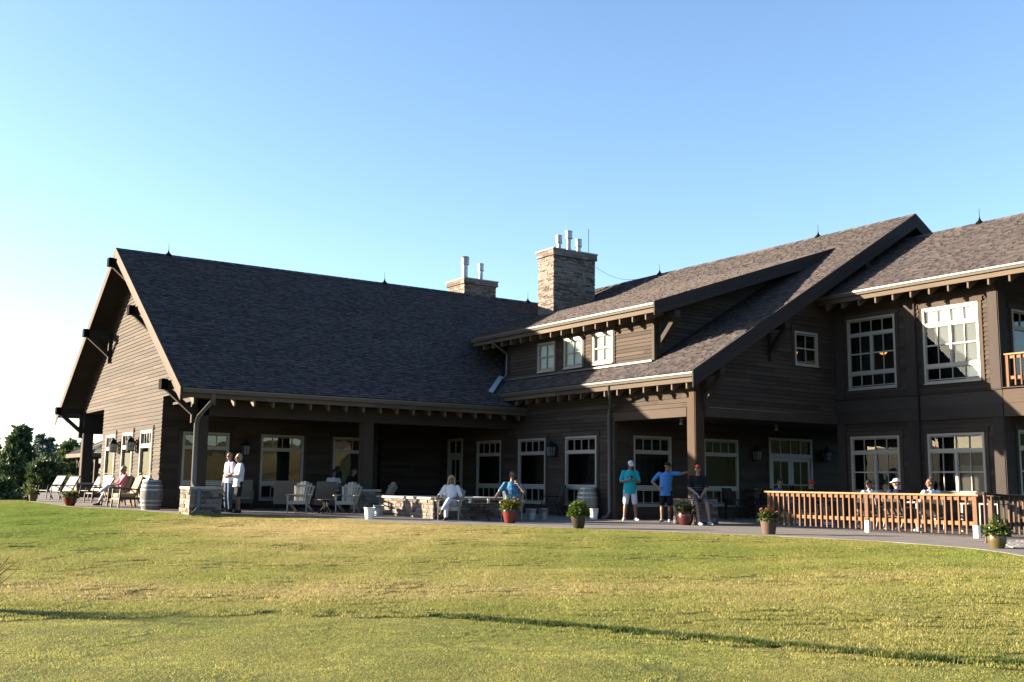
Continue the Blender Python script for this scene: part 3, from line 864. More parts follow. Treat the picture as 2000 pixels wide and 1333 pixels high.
# dormer
SD = .333
L, cg, sg = sl(8.41*SD, 8.41)
roof('roof', (20.6, 22.75, 6.50+.1*SD), (0, 1, 0), (cg, 0, sg), [(0, 0), (10.35, 0), (12.15, 1.2), (16.2, L-.1), (0, L-.1)], seed=8)
sD = deck([(20.62, 22.77, 6.5+.12*SD), (20.62, 33.05, 6.5+.12*SD), (21.7, 34.9, 6.9), (28.9, 39.0, 9.3), (28.9, 22.77, 9.3)])
eave('X', 20.5, 22.77, 33.1, 6.52, SD, 23.3, 32.9, sD, run=.8)
rake([(20.5, 22.71, 6.53), (28.95, 22.71, 9.33)], (0, .05, 0), .40, mat='beam')
# flashing along wall bottoms and the valley
mb = MB()
mb.beam((21.24, 23.6, 4.89), (21.24, 31.8, 4.89), .16, .05); hb(mb, 'flashing', M['gutter'])
mb = MB(); mb.beam((20.0, 30.86, 4.34), (21.2, 32.0, 5.06), .17, .03, (0, -.535, .845)); hb(mb, 'flashing', M['flash'])
mb = MB(); mb.beam((21.4, 23.575, 4.98), (28.4, 23.575, 9.05), .03, .06); hb(mb, 'flashing', M['black_metal'])

# knee-braced purlin brackets
def bracket(y, z, x_out, x_wall, parent=None):
    mb = MB()
    mb.beam((x_out, y, z), (x_wall, y, z), .22, .24, tone=.2)
    mb.beam((x_out+.16, y, z-.1), (x_wall-.04, y, z-.86), .15, .16, (0, 1, 0), tone=.3)
    mb.beam((x_wall-.06, y, z-1.12), (x_wall-.06, y, z-.12), .15, .12, (0, 1, 0), tone=.4)
    o = hb(mb, 'bracket', M['beam'])
    k = MB(); k.box(x_out-.03, x_out+.17, y-.15, y+.15, z-.15, z+.155, .3); hb(k, 'end_cap', M['dark'], o)
for y, z in ((39.2, 9.02), (35.75, 6.77), (31.3, 3.93), (42.65, 6.77), (47.1, 3.93)): bracket(y, z, 8.52, 9.6)
def bracket_s(x, z, y_out, y_wall):
    # brace under a south-facing rake
    mb = MB()
    mb.beam((x, y_out, z), (x, y_wall, z), .2, .22)
    mb.beam((x, y_out+.06, z-.08), (x, y_wall-.05, z-.82), .15, .15, (1, 0, 0))
    mb.beam((x, y_wall-.06, z-1.05), (x, y_wall-.06, z-.1), .15, .12, (1, 0, 0))
    hb(mb, 'bracket', M['beam'])
bracket_s(21.42, 4.36, 20.85, 21.62); bracket_s(24.2, 5.98, 20.85, 21.6); bracket_s(21.5, 6.28, 22.76, 23.6); bracket_s(28.2, 8.35, 20.85, 21.6)

# downspouts
def spout(pts, r=.05, mm='downspout'):
    mb = MB(); mb.tube(pts, r, 8, .5, sq=(1.15, .8)); return hb(mb, 'downspout', M[mm], smooth=60)
spout([(9.75, 30.1, 3.62), (9.75, 30.12, 3.45), (9.58, 30.9, 3.0), (9.57, 31.02, 2.85), (9.57, 31.02, 1.05), (9.57, 30.95, .93), (9.62, 30.6, .78), (9.62, 30.6, .32), (9.5, 30.45, .17), (9.35, 30.3, .1)], .062)
spout([(20.32, 24.62, 4.12), (20.32, 24.6, 4.0), (20.95, 25.3, 3.55), (21.0, 25.43, 3.4), (21.0, 25.43, .25), (20.9, 25.43, .1), (20.7, 25.43, .06)])
spout([(20.6, 31.7, 6.38), (20.62, 31.7, 6.25), (21.1, 31.65, 5.95), (21.2, 31.62, 5.85), (21.2, 31.62, 5.1), (21.05, 31.62, 4.92)])
spout([(27.29, 18.55, 7.0), (27.24, 18.55, 6.6), (27.24, 18.55, .1)], .028, 'black_metal')

# lightning-rod finials on the ridges
def finial(x, y, z):
    mb = MB(); mb.lathe([(.15, -.08), (.12, .0), (.05, .06), (.024, .13), (.009, .19), (.007, .42), (0, .48)], 10, (x, y, z)); hb(mb, 'finial', M['dark'], smooth=50)
for x in (10.67, 19.87, 27.42): finial(x, 39.2, 9.6)
for y in (33.8, 24.98): finial(30.85, y, 10.48)
finial(30.7, 18.4, 9.64)

# ------------------------------------------------------------------ stonework
def stones(mb, ax, c, s0, s1, z0, z1, hmin=.05, hmax=.12, lmin=.16, lmax=.5, out=.03):
    """one stacked-ledgestone face; outward = -axis"""
    z = z0
    while z < z1-.01:
        h = rnd(hmin, hmax)
        if z+h > z1-.03: h = z1-z
        s = s0-rnd(0, .02)
        while s < s1-.005:
            L = rnd(lmin, lmax)
            if s+L > s1-.08: L = s1-s+rnd(0, .02)
            g = .006; n = rnd(.005, out)
            a, b = s+g, s+L-g; za, zb = z+g*.7, z+h-g*.7
            w = W(ax, c); j = lambda k: rnd(-k, k)
            c0 = [w(a+j(.006), -.05, za), w(b+j(.006), -.05, za), w(b+j(.008), n+j(.006), za+j(.004)), w(a+j(.008), n+j(.006), za+j(.004)),
                  w(a+j(.006), -.05, zb), w(b+j(.006), -.05, zb), w(b+j(.008), n+j(.008), zb+j(.006)), w(a+j(.008), n+j(.008), zb+j(.006))]
            mb.hexa(c0)
            s += L
        z += h
def stone_block(x0, x1, y0, y1, z0, z1, name, cap=None, capm='cap_stone', **k):
    mb = MB()
    stones(mb, 'X', x0, y0, y1, z0, z1, **k); stones(mb, 'Y', y0, x0, x1, z0, z1, **k)
    # far faces, mirrored
    for ax, c, a, b in (('X', x1, y0, y1), ('Y', y1, x0, x1)):
        m2 = MB(); stones(m2, ax, 0, a, b, z0, z1, **k)
        for v in m2.v:
            if ax == 'X': v.x = c-v.x
            else: v.y = c-v.y
        o = len(mb.v); mb.v += m2.v; mb.f += [tuple(reversed([i+o for i in f])) for f in m2.f]; mb.uv += [u[::-1] for u in m2.uv]; mb.t += m2.t; mb.m += m2.m
    mb.box(x0+.01, x1-.01, y0+.01, y1-.01, z0, z1, .5, 1)
    return mb
def house_block(*a, cap=None, name='stone_pier', **k):
    o = hb(stone_block(*a, name, **k), name, [M['stone'], M['mortar']])
    x0, x1, y0, y1, z0, z1 = a
    if cap:
        m = MB(); e = cap
        m.box(x0-e, x1+e, y0-e, y1+e, z1, z1+.07, .5); hb(m, 'cap', M['cap_stone'], o)
    return o
house_block(9.37, 10.32, 30.68, 31.6, -.1, .83, cap=.03)
house_block(15.0, 15.75, 30.95, 31.62, -.1, .78, cap=.03)
house_block(9.4, 10.3, 46.4, 47.3, 0, .85, cap=.03)
house_block(20.78, 21.68, 21.42, 22.25, -.1, .72, cap=.0)
ch = house_block(26.93, 29.28, 36.5, 37.66, 7.6, 11.3, name='chimney', hmin=.045, hmax=.095, lmin=.14, lmax=.45)
m = MB(); 
hb(stone_block(26.86, 29.35, 36.43, 37.73, 11.3, 11.58, 'chimney_crown', hmin=.09, hmax=.14, lmin=.3, lmax=.7), 'chimney_crown', [M['stone'], M['mortar']], ch)
m.box(26.82, 29.4, 36.39, 37.78, 11.58, 11.64, .7); hb(m, 'cap', M['cap_stone'], ch)
ch2 = house_block(24.95, 26.7, 40.9, 42.4, 7.6, 10.45, name='chimney', hmin=.045, hmax=.095, lmin=.14, lmax=.45)
hb(stone_block(24.88, 26.78, 40.83, 42.47, 10.45, 10.68, 'chimney_crown', hmin=.09, hmax=.14, lmin=.3, lmax=.7), 'chimney_crown', [M['stone'], M['mortar']], ch2)
m = MB(); m.box(24.84, 26.82, 40.79, 42.5, 10.68, 10.73, .7); hb(m, 'cap', M['cap_stone'], ch2)
def flue(x, y, z0, z1, r, par, cowl=True, louvre=False):
    mb = MB()
    mb.lathe([(r*1.5, z0), (r*1.15, z0+.1), (r, z0+.12), (r, z1-.35)], 16, (x, y, 0), .5)
    R2 = r*1.45
    if louvre:
        for i in range(3): mb.lathe([(R2*.8, z1-.35+i*.12), (R2, z1-.33+i*.12), (R2, z1-.27+i*.12), (R2*.8, z1-.25+i*.12)], 16, (x, y, 0), .5)
        mb.lathe([(R2*.8, z1-.36), (R2*.8, z1), (R2*1.05, z1), (R2*.8, z1+.05), (0, z1+.06)], 16, (x, y, 0), .3)
    else:
        mb.lathe([(r, z1-.35), (R2, z1-.33), (R2, z1-.05), (R2*1.06, z1-.04), (R2*1.06, z1), (R2*.5, z1+.03), (0, z1+.03)], 16, (x, y, 0), .6)
        mb.lathe([(R2*1.05, z1-.36), (R2*1.05, z1-.31)], 16, (x, y, 0), .3)
    hb(mb, 'flue_pipe', M['galv'], par, smooth=35)
flue(27.6, 37.0, 11.64, 12.38, .105, ch); flue(28.16, 37.0, 11.64, 12.67, .115, ch); flue(28.73, 37.0, 11.64, 12.36, .105, ch)
flue(25.2, 41.3, 10.73, 11.78, .14, ch2, louvre=True); flue(26.1, 41.3, 10.73, 11.6, .095, ch2)
ant = empty('antenna_mast', (29.32, 37.0, 11.6), 0, 'thin whip antenna mast at the right edge of the tall stone chimney', 'antenna')
mb = MB(); mb.tube([(0, 0, -.3), (0, 0, 1.35)], .014, 6); mb.build('mast', M['black_metal'], ant)
mb = MB(); pts = []
for i in range(13):
    t = i/12; p = Vector((.02, 0, -.25)).lerp(Vector((3.45-1.9, -.6-1.9, -1.15)), t); p.z -= .42*math.sin(PI*t); pts.append(p)
mb.tube(pts, .008, 5); mb.build('cable', M['black_metal'], ant)

# ------------------------------------------------------------------ wall lanterns
def make_lantern(label):
    # local: wall plane at x = 0, lamp hangs towards -x; z = 0 at the body's middle
    r = empty('wall_lantern', (0, 0, 0), 0, label, 'lantern', 'lanterns on the clubhouse walls')
    b = MB(); x = -.24
    b.box(-.03, 0, -.055, .055, -.28, .28, .4)
    b.tube([(-.03, 0, .12), (-.14, 0, .2), (-.24, 0, .42)], .012, 6)
    b.tube([(-.03, 0, -.2), (-.13, 0, -.22), (-.2, 0, -.2)], .012, 6)
    b.build('bracket', M['black_metal'], r)
    t = MB()
    def sq(a, za, c, zc, tone=.4):
        A = [(x+i*a, j*a, za) for i, j in ((-1, -1), (1, -1), (1, 1), (-1, 1))]; C = [(x+i*c, j*c, zc) for i, j in ((-1, -1), (1, -1), (1, 1), (-1, 1))]
        for k in range(4): t.face([A[k], A[(k+1) % 4], C[(k+1) % 4], C[k]], None, tone)
    sq(.165, .15, .16, .18); sq(.16, .18, .09, .30); sq(.09, .30, .045, .37); sq(.045, .37, .02, .45); sq(.14, -.24, .14, -.215); sq(.14, -.215, .13, -.21)
    t.face([(x-.165, -.165, .15), (x+.165, -.165, .15), (x+.165, .165, .15), (x-.165, .165, .15)], None, .3)
    t.face([(x-.14, -.14, -.24), (x+.14, -.14, -.24), (x+.14, .14, -.24), (x-.14, .14, -.24)], None, .3)
    for i, j in ((-1, -1), (1, -1), (1, 1), (-1, 1)): t.beam((x+i*.12, j*.12, -.22), (x+i*.145, j*.145, .16), .022, .022)
    for k in range(4):
        a = k*PI/2; d = Vector((math.cos(a), math.sin(a), 0)); s = Vector((-d.y, d.x, 0)); cx = Vector((x, 0, 0))
        t.beam(cx+d*.124+Vector((0, 0, -.22)), cx+d*.146+Vector((0, 0, .16)), .014, .014); t.beam(cx+d*.135-s*.13+Vector((0, 0, -.03)), cx+d*.135+s*.13+Vector((0, 0, -.03)), .012, .012)
    t.build('lamp_frame', M['black_metal'], r)
    g = MB()
    A = [(x+i*.115, j*.115, -.215) for i, j in ((-1, -1), (1, -1), (1, 1), (-1, 1))]; Cc = [(x+i*.138, j*.138, .15) for i, j in ((-1, -1), (1, -1), (1, 1), (-1, 1))]
    for k in range(4): g.face([A[k], A[(k+1) % 4], Cc[(k+1) % 4], Cc[k]], None, .5)
    g.build('lamp_glass', M['lantern_glass'], r)
    r.scale = (.82, .82, .82)
    return r
lan = make_lantern('black lantern on the sunlit gable wall between the left and middle windows')
lan.location = (9.57, 40.4, 2.27)
LG = 'lanterns on the clubhouse walls'
dup(lan, (9.57, 37.9, 2.27), 0, 'black lantern on the sunlit gable wall between the middle and right windows', LG)
dup(lan, (12.42, 34.85, 2.15), PI/2, 'black lantern in the shaded porch just right of the standing couple', LG)
dup(lan, (18.0, 36.17, 2.17), PI/2, 'black lantern on the darkest porch wall right of the middle timber post', LG)
dup(lan, (21.07, 28.4, 2.22), 0, 'black lantern between the two tall windows left of the wine barrel', LG)
dup(lan, (27.38, 25.27, 2.17), PI/2, 'black lantern on the porch wall left of the glazed double doors', LG)
dup(lan, (31.1, 25.27, 2.22), PI/2, 'black lantern on the porch wall right of the glazed double doors', LG)
# small ceiling floodlights and warm pendants seen through the glass
for x, y, lb in ((22.1, 23.3, 'small pale spotlight under the porch beam left of the tall corner post'), (26.6, 23.5, 'small pale spotlight under the porch ceiling left of the double doors')):
    r = empty('spotlight', (x, y, 3.13), 0, lb, 'spotlight', 'spotlights under the porch ceiling')
    m = MB(); m.lathe([(.06, 0), (.06, -.03), (.02, -.05), (.02, -.09)], 12); m.build('mount', M['cream'], r)
    m = MB(); m.lathe([(.02, -.08), (.05, -.1), (.065, -.19), (.055, -.19), (0, -.15)], 12); m.build('lamp_shade', M['cream'], r, smooth=True)
for x, y, z, lb in ((27.9, 20.19, 5.32, 'warm pendant lamp seen through the upper window left of the sunlit window'), (25.92, 22.1, 5.33, 'warm pendant lamp seen through the small square gable window')):
    r = empty('pendant_lamp', (x, y, z), 0, lb, 'lamp', 'warm pendant lamps indoors')
    m = MB(); m.tube([(0, 0, .1), (0, 0, .75)], .008, 5); m.build('cord', M['black_metal'], r)
    m = MB(); m.lathe([(.02, .16), (.05, .12), (.12, .08), (.13, .06)], 16); m.build('lamp_shade', M['brown_wood'], r, smooth=True)
    m = MB(); m.lathe([(.125, .06), (.11, 0), (.06, -.04), (0, -.05)], 16); m.build('lamp_glass', M['lamp'], r, smooth=True)
# ------------------------------------------------------------------ wooden railing
def railing():
    r = empty('wooden_railing', (22.0, 17, 0), 0, 'orange cedar railing with square balusters and white post sleeves round the dining terrace', 'railing')
    O = Vector((22.0, 17, 0))
    def B(name, mat, par, *bx, mb=None):
        m = MB()
        for b in bx: m.box(*b)
        return m.build(name, M[mat], par, org=O)
    X = 22.0; y0, y1 = 13.62, 19.75     # near end, far end
    B('top_rail', 'cedar_cap', r, (X-.09, X+.09, y0-.1, 17.0, .93, .972), (X-.09, X+.09, 17.003, y1+.1, .93, .972))
    B('side_rail', 'cedar', r, (X-.019, X+.019, y0, y1, .835, .925)); B('side_rail', 'cedar', r, (X-.019, X+.019, y0, y1, .27, .36))
    for y in (y1-.02, 16.55, y0+.02):
        p = B('post', 'cedar', r, (X-.05, X+.05, y-.05, y+.05, .22, .928))
        B('post_sleeve', 'white', p, (X-.056, X+.056, y-.056, y+.056, 0, .28))
    proto = None; y = y1-.2
    while y > y0+.1:
        if abs(y-16.55) > .1:
            if proto is None:
                m = MB(); m.box(-.019, .019, -.019, .019, .07, .925); proto = m.build('baluster', M['cedar'], r); proto.location = Vector((X-.04, y, 0))-O
            else:
                c = proto.copy(); COL.objects.link(c); c.parent = r; c.location = Vector((X-.04, y, 0))-O
                c.rotation_euler = (rnd(-.006, .006), rnd(-.006, .006), rnd(-.1, .1))
        y -= .178
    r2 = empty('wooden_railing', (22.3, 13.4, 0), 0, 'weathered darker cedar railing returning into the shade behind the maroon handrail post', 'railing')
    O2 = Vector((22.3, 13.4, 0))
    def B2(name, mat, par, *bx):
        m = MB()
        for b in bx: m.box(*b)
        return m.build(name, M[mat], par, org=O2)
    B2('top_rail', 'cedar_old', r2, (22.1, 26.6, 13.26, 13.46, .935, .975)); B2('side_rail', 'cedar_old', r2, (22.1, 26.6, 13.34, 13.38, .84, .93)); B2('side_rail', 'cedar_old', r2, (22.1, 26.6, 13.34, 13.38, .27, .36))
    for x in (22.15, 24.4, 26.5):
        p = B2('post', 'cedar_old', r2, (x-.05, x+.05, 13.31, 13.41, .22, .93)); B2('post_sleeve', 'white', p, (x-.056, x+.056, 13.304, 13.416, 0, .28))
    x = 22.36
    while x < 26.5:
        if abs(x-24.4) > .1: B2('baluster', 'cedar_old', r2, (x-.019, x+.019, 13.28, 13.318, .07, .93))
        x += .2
    r3 = empty('balcony_railing', (27.4, 13, 3.9), 0, 'orange cedar balcony railing on the upper deck at the right edge', 'railing')
    O3 = Vector((27.4, 13, 3.9))
    def B3(name, mat, par, *bx):
        m = MB()
        for b in bx: m.box(*b)
        return m.build(name, M[mat], par, org=O3)
    B3('top_rail', 'cedar_cap', r3, (27.33, 27.5, 9.2, 15.9, 4.80, 4.84)); B3('side_rail', 'cedar', r3, (27.40, 27.44, 9.2, 15.9, 4.70, 4.795)); B3('side_rail', 'cedar', r3, (27.40, 27.44, 9.2, 15.9, 4.12, 4.21))
    B3('post', 'cedar', r3, (27.36, 27.46, 15.78, 15.88, 3.9, 4.80))
    y = 15.6
    while y > 12: B3('baluster', 'cedar', r3, (27.36, 27.398, y-.019, y+.019, 3.95, 4.795)); y -= .178
railing()
h = empty('stair_handrail', (20.34, 12.4, 0), 0, 'dark maroon metal handrail post with black rail sloping down to the right', 'handrail')
m = MB(); m.tube([(0, 0, 0), (0, 0, .98)], .036, 12, .5); m.tube([(0, 0, .97), (0, 0, 1.03)], .05, 12, .5); m.tube([(0, 0, 0), (0, 0, .02)], .075, 12, .5); m.build('post', M['maroon'], h, smooth=50)
m = MB(); m.tube([(-.05, .0, 1.0), (0, 0, 1.0), (.9, -.35, .93), (2.3, -.9, .42), (3.2, -1.25, .1)], .025, 8, .5); m.build('rail', M['black_metal'], h, smooth=50)

# ------------------------------------------------------------------ barrels, buckets, planters
def make_barrel(name, wood_m, label, loc, rz, H=.92):
    r = empty(name, loc, rz, label, 'barrel', 'wine barrels on the patio')
    def rad(z): t = (z/H-.5)*2; return .27+.075*(1-t*t)
    zs = [H*i/14 for i in range(15)]
    prof = [(rad(z), z) for z in zs]
    m = MB(); T = [rnd(0, 1) for _ in range(32)]
    m.lathe(prof, 32, (0, 0, 0), None, tonefn=lambda k: T[k])
    m.lathe([(rad(H), H), (rad(H)-.025, H), (rad(H)-.03, H-.03), (0, H-.03)], 32, tone=.5)
    m.build('staves', M[wood_m], r, smooth=30)
    for a, b in ((.0, .05), (.16, .21), (.30, .345), (.655, .70), (.79, .84), (.945, .995)):
        q = MB(); q.lathe([(rad(a*H)+.002, a*H), (rad(a*H)+.007, a*H), (rad(b*H)+.007, b*H), (rad(b*H)+.002, b*H)], 32, tone=.5); q.build('hoop', M['zinc'], r, smooth=30)
    return r
make_barrel('wine_barrel', 'grey_barrel_wood', 'silver grey wine barrel standing against the gable corner at the left', (9.2, 34.17, gz(34.2)-.03), .3, .98)
make_barrel('wine_barrel', 'barrel_wood', 'weathered tan wine barrel between the tall window and the downspout', (20.72, 26.2, gz(26.2)), 0, .98)

def make_bucket(mat, label, loc, rz, H=.30, R=.155, up=False, plain=False):
    r = empty('bucket', loc, rz, label, 'bucket', 'metal buckets on the patio')
    m = MB(); m.lathe([(0, .008), (R*.72, .008), (R*.74, 0), (R*.75, .02), (R*.86, H*.5), (R*.872, H*.5), (R*.872, H*.53), (R, H-.02), (R+.008, H-.012), (R+.008, H), (R-.004, H), (R*.73, .03), (0, .03)], 24, tone=.5)
    m.build('bucket_body', M[mat], r, smooth=40)
    m = MB(); n = 12
    if up: P = [(0, math.cos(PI*i/n)*R, H-.03+math.sin(PI*i/n)*R*1.05) for i in range(n+1)]
    else: P = [(math.sin(PI*i/n)*(R+.02), math.cos(PI*i/n)*(R+.012), H-.02-math.sin(PI*i/n)*.06) for i in range(n+1)]
    m.tube(P, .005, 6, .5); m.build('handle', M['black_metal'], r, smooth=True)
    return r
make_bucket('white', 'white bucket with its dark handle raised, by the lawn edge left of the stone counter', (13.57, 27.3, gz(27.3)), .9, .33, .165, up=True)
make_bucket('zinc', 'pale blue grey bucket behind the white one beside an adirondack chair', (14.87, 29.3, gz(29.3)), .9, .31, .16)
make_bucket('zinc', 'galvanised bucket just right of the man in the blue shirt', (18.2, 25.75, gz(25.7)), .9, .33, .16)
make_bucket('galv', 'galvanised bucket in front of the empty metal armchair', (18.77, 25.9, gz(25.9)), .9, .33, .16)
make_bucket('white', 'white bucket standing at the foot of the tan wine barrel', (20.52, 25.62, gz(25.6)), .9, .33, .155)

POT = {
 'bowl': [(0, .01), (.13, .01), (.135, 0), (.16, .02), (.235, .17), (.265, .30), (.26, .36), (.285, .37), (.29, .40), (.27, .41), (.245, .385), (.24, .33), (0, .33)],
 'tall': [(0, .01), (.15, .01), (.155, 0), (.17, .02), (.245, .3), (.262, .40), (.25, .43), (.275, .45), (.28, .475), (.255, .48), (.235, .44), (0, .43)],
 'cone': [(0, .01), (.17, .01), (.175, 0), (.185, .02), (.245, .38), (.275, .385), (.285, .45), (.25, .455), (.24, .40), (0, .39)],
 'urn': [(0, .01), (.17, .01), (.18, 0), (.19, .02), (.255, .18), (.275, .33), (.262, .38), (.29, .395), (.295, .43), (.27, .44), (.245, .40), (0, .39)]}
def planter(pot, mat, label, loc, s, kind, seed, band=None):
    rs = random.Random(seed)
    r = empty('flower_pot', loc, rs.uniform(0, 6), label, 'flower pot', 'flower pots along the patio edge')
    prof = [(a*s, b*s) for a, b in POT[pot]]; top = prof[-1][1]; rr = prof[-3][0]
    m = MB()
    if band: # glaze change at shoulder height
        zc = top*band
        k = max(i for i, p in enumerate(prof[:9]) if p[1] < zc)
        (ra, za), (rb, zb) = prof[k], prof[k+1]; t = (zc-za)/(zb-za); pc = (ra+(rb-ra)*t, zc)
        m.lathe(prof[:k+1]+[pc], 28, tone=.5, mi=0); m.lathe([pc]+prof[k+1:-1], 28, tone=.5, mi=2)
    else: m.lathe(prof[:-1], 28, tone=.5)
    m.lathe([prof[-2], prof[-1]], 28, tone=.5, mi=1)
    m.build('pot', [M[mat], M['soil'], M['brown_glaze']], r, smooth=40)
    f = MB(); fl = {}
    def rv():
        while True:
            v = Vector((rs.uniform(-1, 1), rs.uniform(-1, 1), rs.uniform(-.2, 1)))
            if .05 < v.length < 1: return v.normalized()
    def lf(p, d, L, w, t): f.leaf(p, d, rv(), L, w, t, bend=rs.uniform(.1, .8))
    def stem(p0, p1, w=.006):
        p0 = Vector(p0); p1 = Vector(p1); mid = (p0+p1)/2+Vector((rs.uniform(-.02, .02), rs.uniform(-.02, .02), .03)); f.tube([p0, mid, p1], w, 4, .3, cap=False)
    def flower(key, p, R):
        q = fl.setdefault(key, MB()); n = 6; ax = (rv()+Vector((0, 0, .6))).normalized(); e = ax.orthogonal().normalized(); e2 = ax.cross(e)
        for i in range(n):
            a = 2*PI*i/n; d = (e*math.cos(a)+e2*math.sin(a)+ax*rs.uniform(.1, .6)).normalized()
            q.leaf(p, d, ax, R, R*.9, rs.random())
    if kind == 'mound':
        for i in range(900):
            d = rv(); rad = rs.uniform(.62, 1.0); p = Vector((d.x*rr*1.28, d.y*rr*1.28, top+.02+max(0, d.z)*.29*s*1.3))*1.0
            p = Vector((p.x*rad, p.y*rad, top+(p.z-top)*rad+rs.uniform(-.02, .02)))
            lf(p, (d+rv()*.7), rs.uniform(.05, .09), rs.uniform(.03, .05), min(1, .25+.6*rs.random()))
        for i in range(26):
            a = rs.uniform(0, 6.3); stem((0, 0, top-.05), (math.cos(a)*rr*1.1, math.sin(a)*rr*1.1, top+rs.uniform(.05, .25)))
        for i in range(70):
            a = rs.uniform(0, 6.3); lf((math.cos(a)*rr*1.1, math.sin(a)*rr*1.1, top), (math.cos(a), math.sin(a), -.5+rs.uniform(-.3, .4)), .11, .05, rs.uniform(.3, .8))
    else:
        H = {'flower': .34, 'low': .24, 'red': .30, 'spiky': .3, 'green': .4}[kind]*s*1.15
        for i in range(70):
            a = rs.uniform(0, 6.3); ra = rr*math.sqrt(rs.random())*1.25; h = H*rs.uniform(.4, 1.05)*(1.1-.45*ra/rr/1.25)
            tip = Vector((math.cos(a)*ra, math.sin(a)*ra, top+h)); stem((tip.x*.4, tip.y*.4, top-.04), tip)
            for k in range(9):
                t = rs.uniform(.3, 1.05); p = Vector((tip.x*(.4+.6*t), tip.y*(.4+.6*t), top+h*t))
                lf(p, rv()+Vector((math.cos(a), math.sin(a), .2))*.5, rs.uniform(.05, .1), rs.uniform(.022, .042), rs.random())
            if kind == 'red' and rs.random() < .65: 
                for _ in range(4): flower(rs.choice(('p_red', 'p_pink', 'p_red')), tip+rv()*.035+Vector((0, 0, .03)), .024)
            if kind == 'flower' and rs.random() < .3: flower('p_yellow', tip+Vector((0, 0, .02))+rv()*.03, .035)
            if kind == 'low' and rs.random() < .3: flower(rs.choice(('p_yellow', 'p_orange')), tip+rv()*.03, .03)
        if kind == 'flower':
            for i in range(30): flower('p_yellow', (Vector((math.cos(CAMB), math.sin(CAMB), 0))*rr*1.0)+Vector((rs.uniform(-.1, .1), rs.uniform(-.1, .1), top+rs.uniform(.05, .2))), .04)
        if kind == 'spiky':
            for i in range(40):
                a = rs.uniform(0, 6.3); q = rs.uniform(.05, .5); L = rs.uniform(.3, .62)*s
                p = Vector((math.cos(a)*.03, math.sin(a)*.03, top)); pts = [p+Vector((math.cos(a)*q*L*t*t*1.5, math.sin(a)*q*L*t*t*1.5, L*t*(1.15-.3*q*t))) for t in (0, .35, .7, 1)]
                f.tube(pts, [.008, .007, .005, .001], 4, rs.uniform(.4, .9), cap=False)
            for i in range(24): flower(rs.choice(('p_pink', 'p_orange')), Vector((rs.uniform(-1, 1)*rr, rs.uniform(-1, 1)*rr, top+rs.uniform(.08, .2))), .035)
        for i in range(60):
            a = rs.uniform(0, 6.3); lf((math.cos(a)*rr*.95, math.sin(a)*rr*.95, top+.01), (math.cos(a), math.sin(a), rs.uniform(-.6, .5)), .1, .04, rs.random())
    lm = {'mound': 'leaf', 'flower': 'leaf_yellow', 'low': 'leaf_yellow', 'red': 'leaf', 'spiky': 'leaf', 'green': 'leaf_dark'}[kind]
    if kind == 'flower' and pot == 'urn': lm = 'leaf_dark'
    f.build('foliage', M[lm], r)
    for k, q in fl.items(): q.build('flowers', M[k], r)
    return r
CAMB = math.atan2(-24.2, -16.4)
planter('cone', 'tan_glaze', 'small pale olive pot with a little yellow green plant at the far left patio corner', (7.0, 42.0, gz(42)), .66, 'low', 1)
planter('bowl', 'red_glaze', 'glossy red pot with leafy plant and orange flowers left of the seated man in pink', (7.42, 37.45, gz(37.4)), .86, 'low', 2, band=.86)
planter('cone', 'brown_glaze', 'dark brown pot with dark green leaves beside the left stone pier', (10.52, 31.9, gz(31.9)), .95, 'red', 3)
planter('tall', 'red_glaze', 'bright red pot with yellow flowers in front of the man in the blue shirt', (16.32, 24.1, gz(24.1)), .88, 'flower', 4, band=.80)
planter('tall', 'dark_glaze', 'dark glazed pot with a round bright green mound of leaves', (16.25, 20.9, 0), .80, 'mound', 5)
planter('urn', 'darkred_glaze', 'dark red round pot with green plant against the right stone pier', (20.42, 21.4, 0), .85, 'green', 6)
planter('cone', 'terracotta', 'brown clay pot with small red flowers at the left end of the cedar railing', (18.62, 16.75, 0), .80, 'red', 7)
planter('urn', 'olive_glaze', 'olive gold pot with spiky grass and pale pink blooms at the far right', (18.58, 11.12, 0), .64, 'spiky', 8)

# ------------------------------------------------------------------ stone counter (fire pit)
fp = empty('stone_counter', (15.3, 26.7, 0), 0, 'low stacked stone counter with a pale cap behind the blonde woman', 'stone counter')
O = Vector((15.3, 26.7, 0))
stone_block(15.4, 18.1, 26.75, 30.3, -.08, .60, 'base').build('base', [M['stone'], M['mortar']], fp, org=O)
m = MB()
for (a, b, c, d) in ((15.32, 18.18, 26.67, 27.27), (15.32, 18.18, 29.78, 30.38), (15.32, 15.92, 27.275, 29.775), (17.58, 18.18, 27.275, 29.775)):
    n = int((b-a if b-a > d-c else d-c)/.7); 
    for i in range(n):
        if b-a > d-c: m.box(a+(b-a)*i/n+.002, a+(b-a)*(i+1)/n-.002, c, d, .60, .665)
        else: m.box(a, b, c+(d-c)*i/n+.002, c+(d-c)*(i+1)/n-.002, .60, .665)
m.build('cap', M['cap_stone'], fp, org=O)

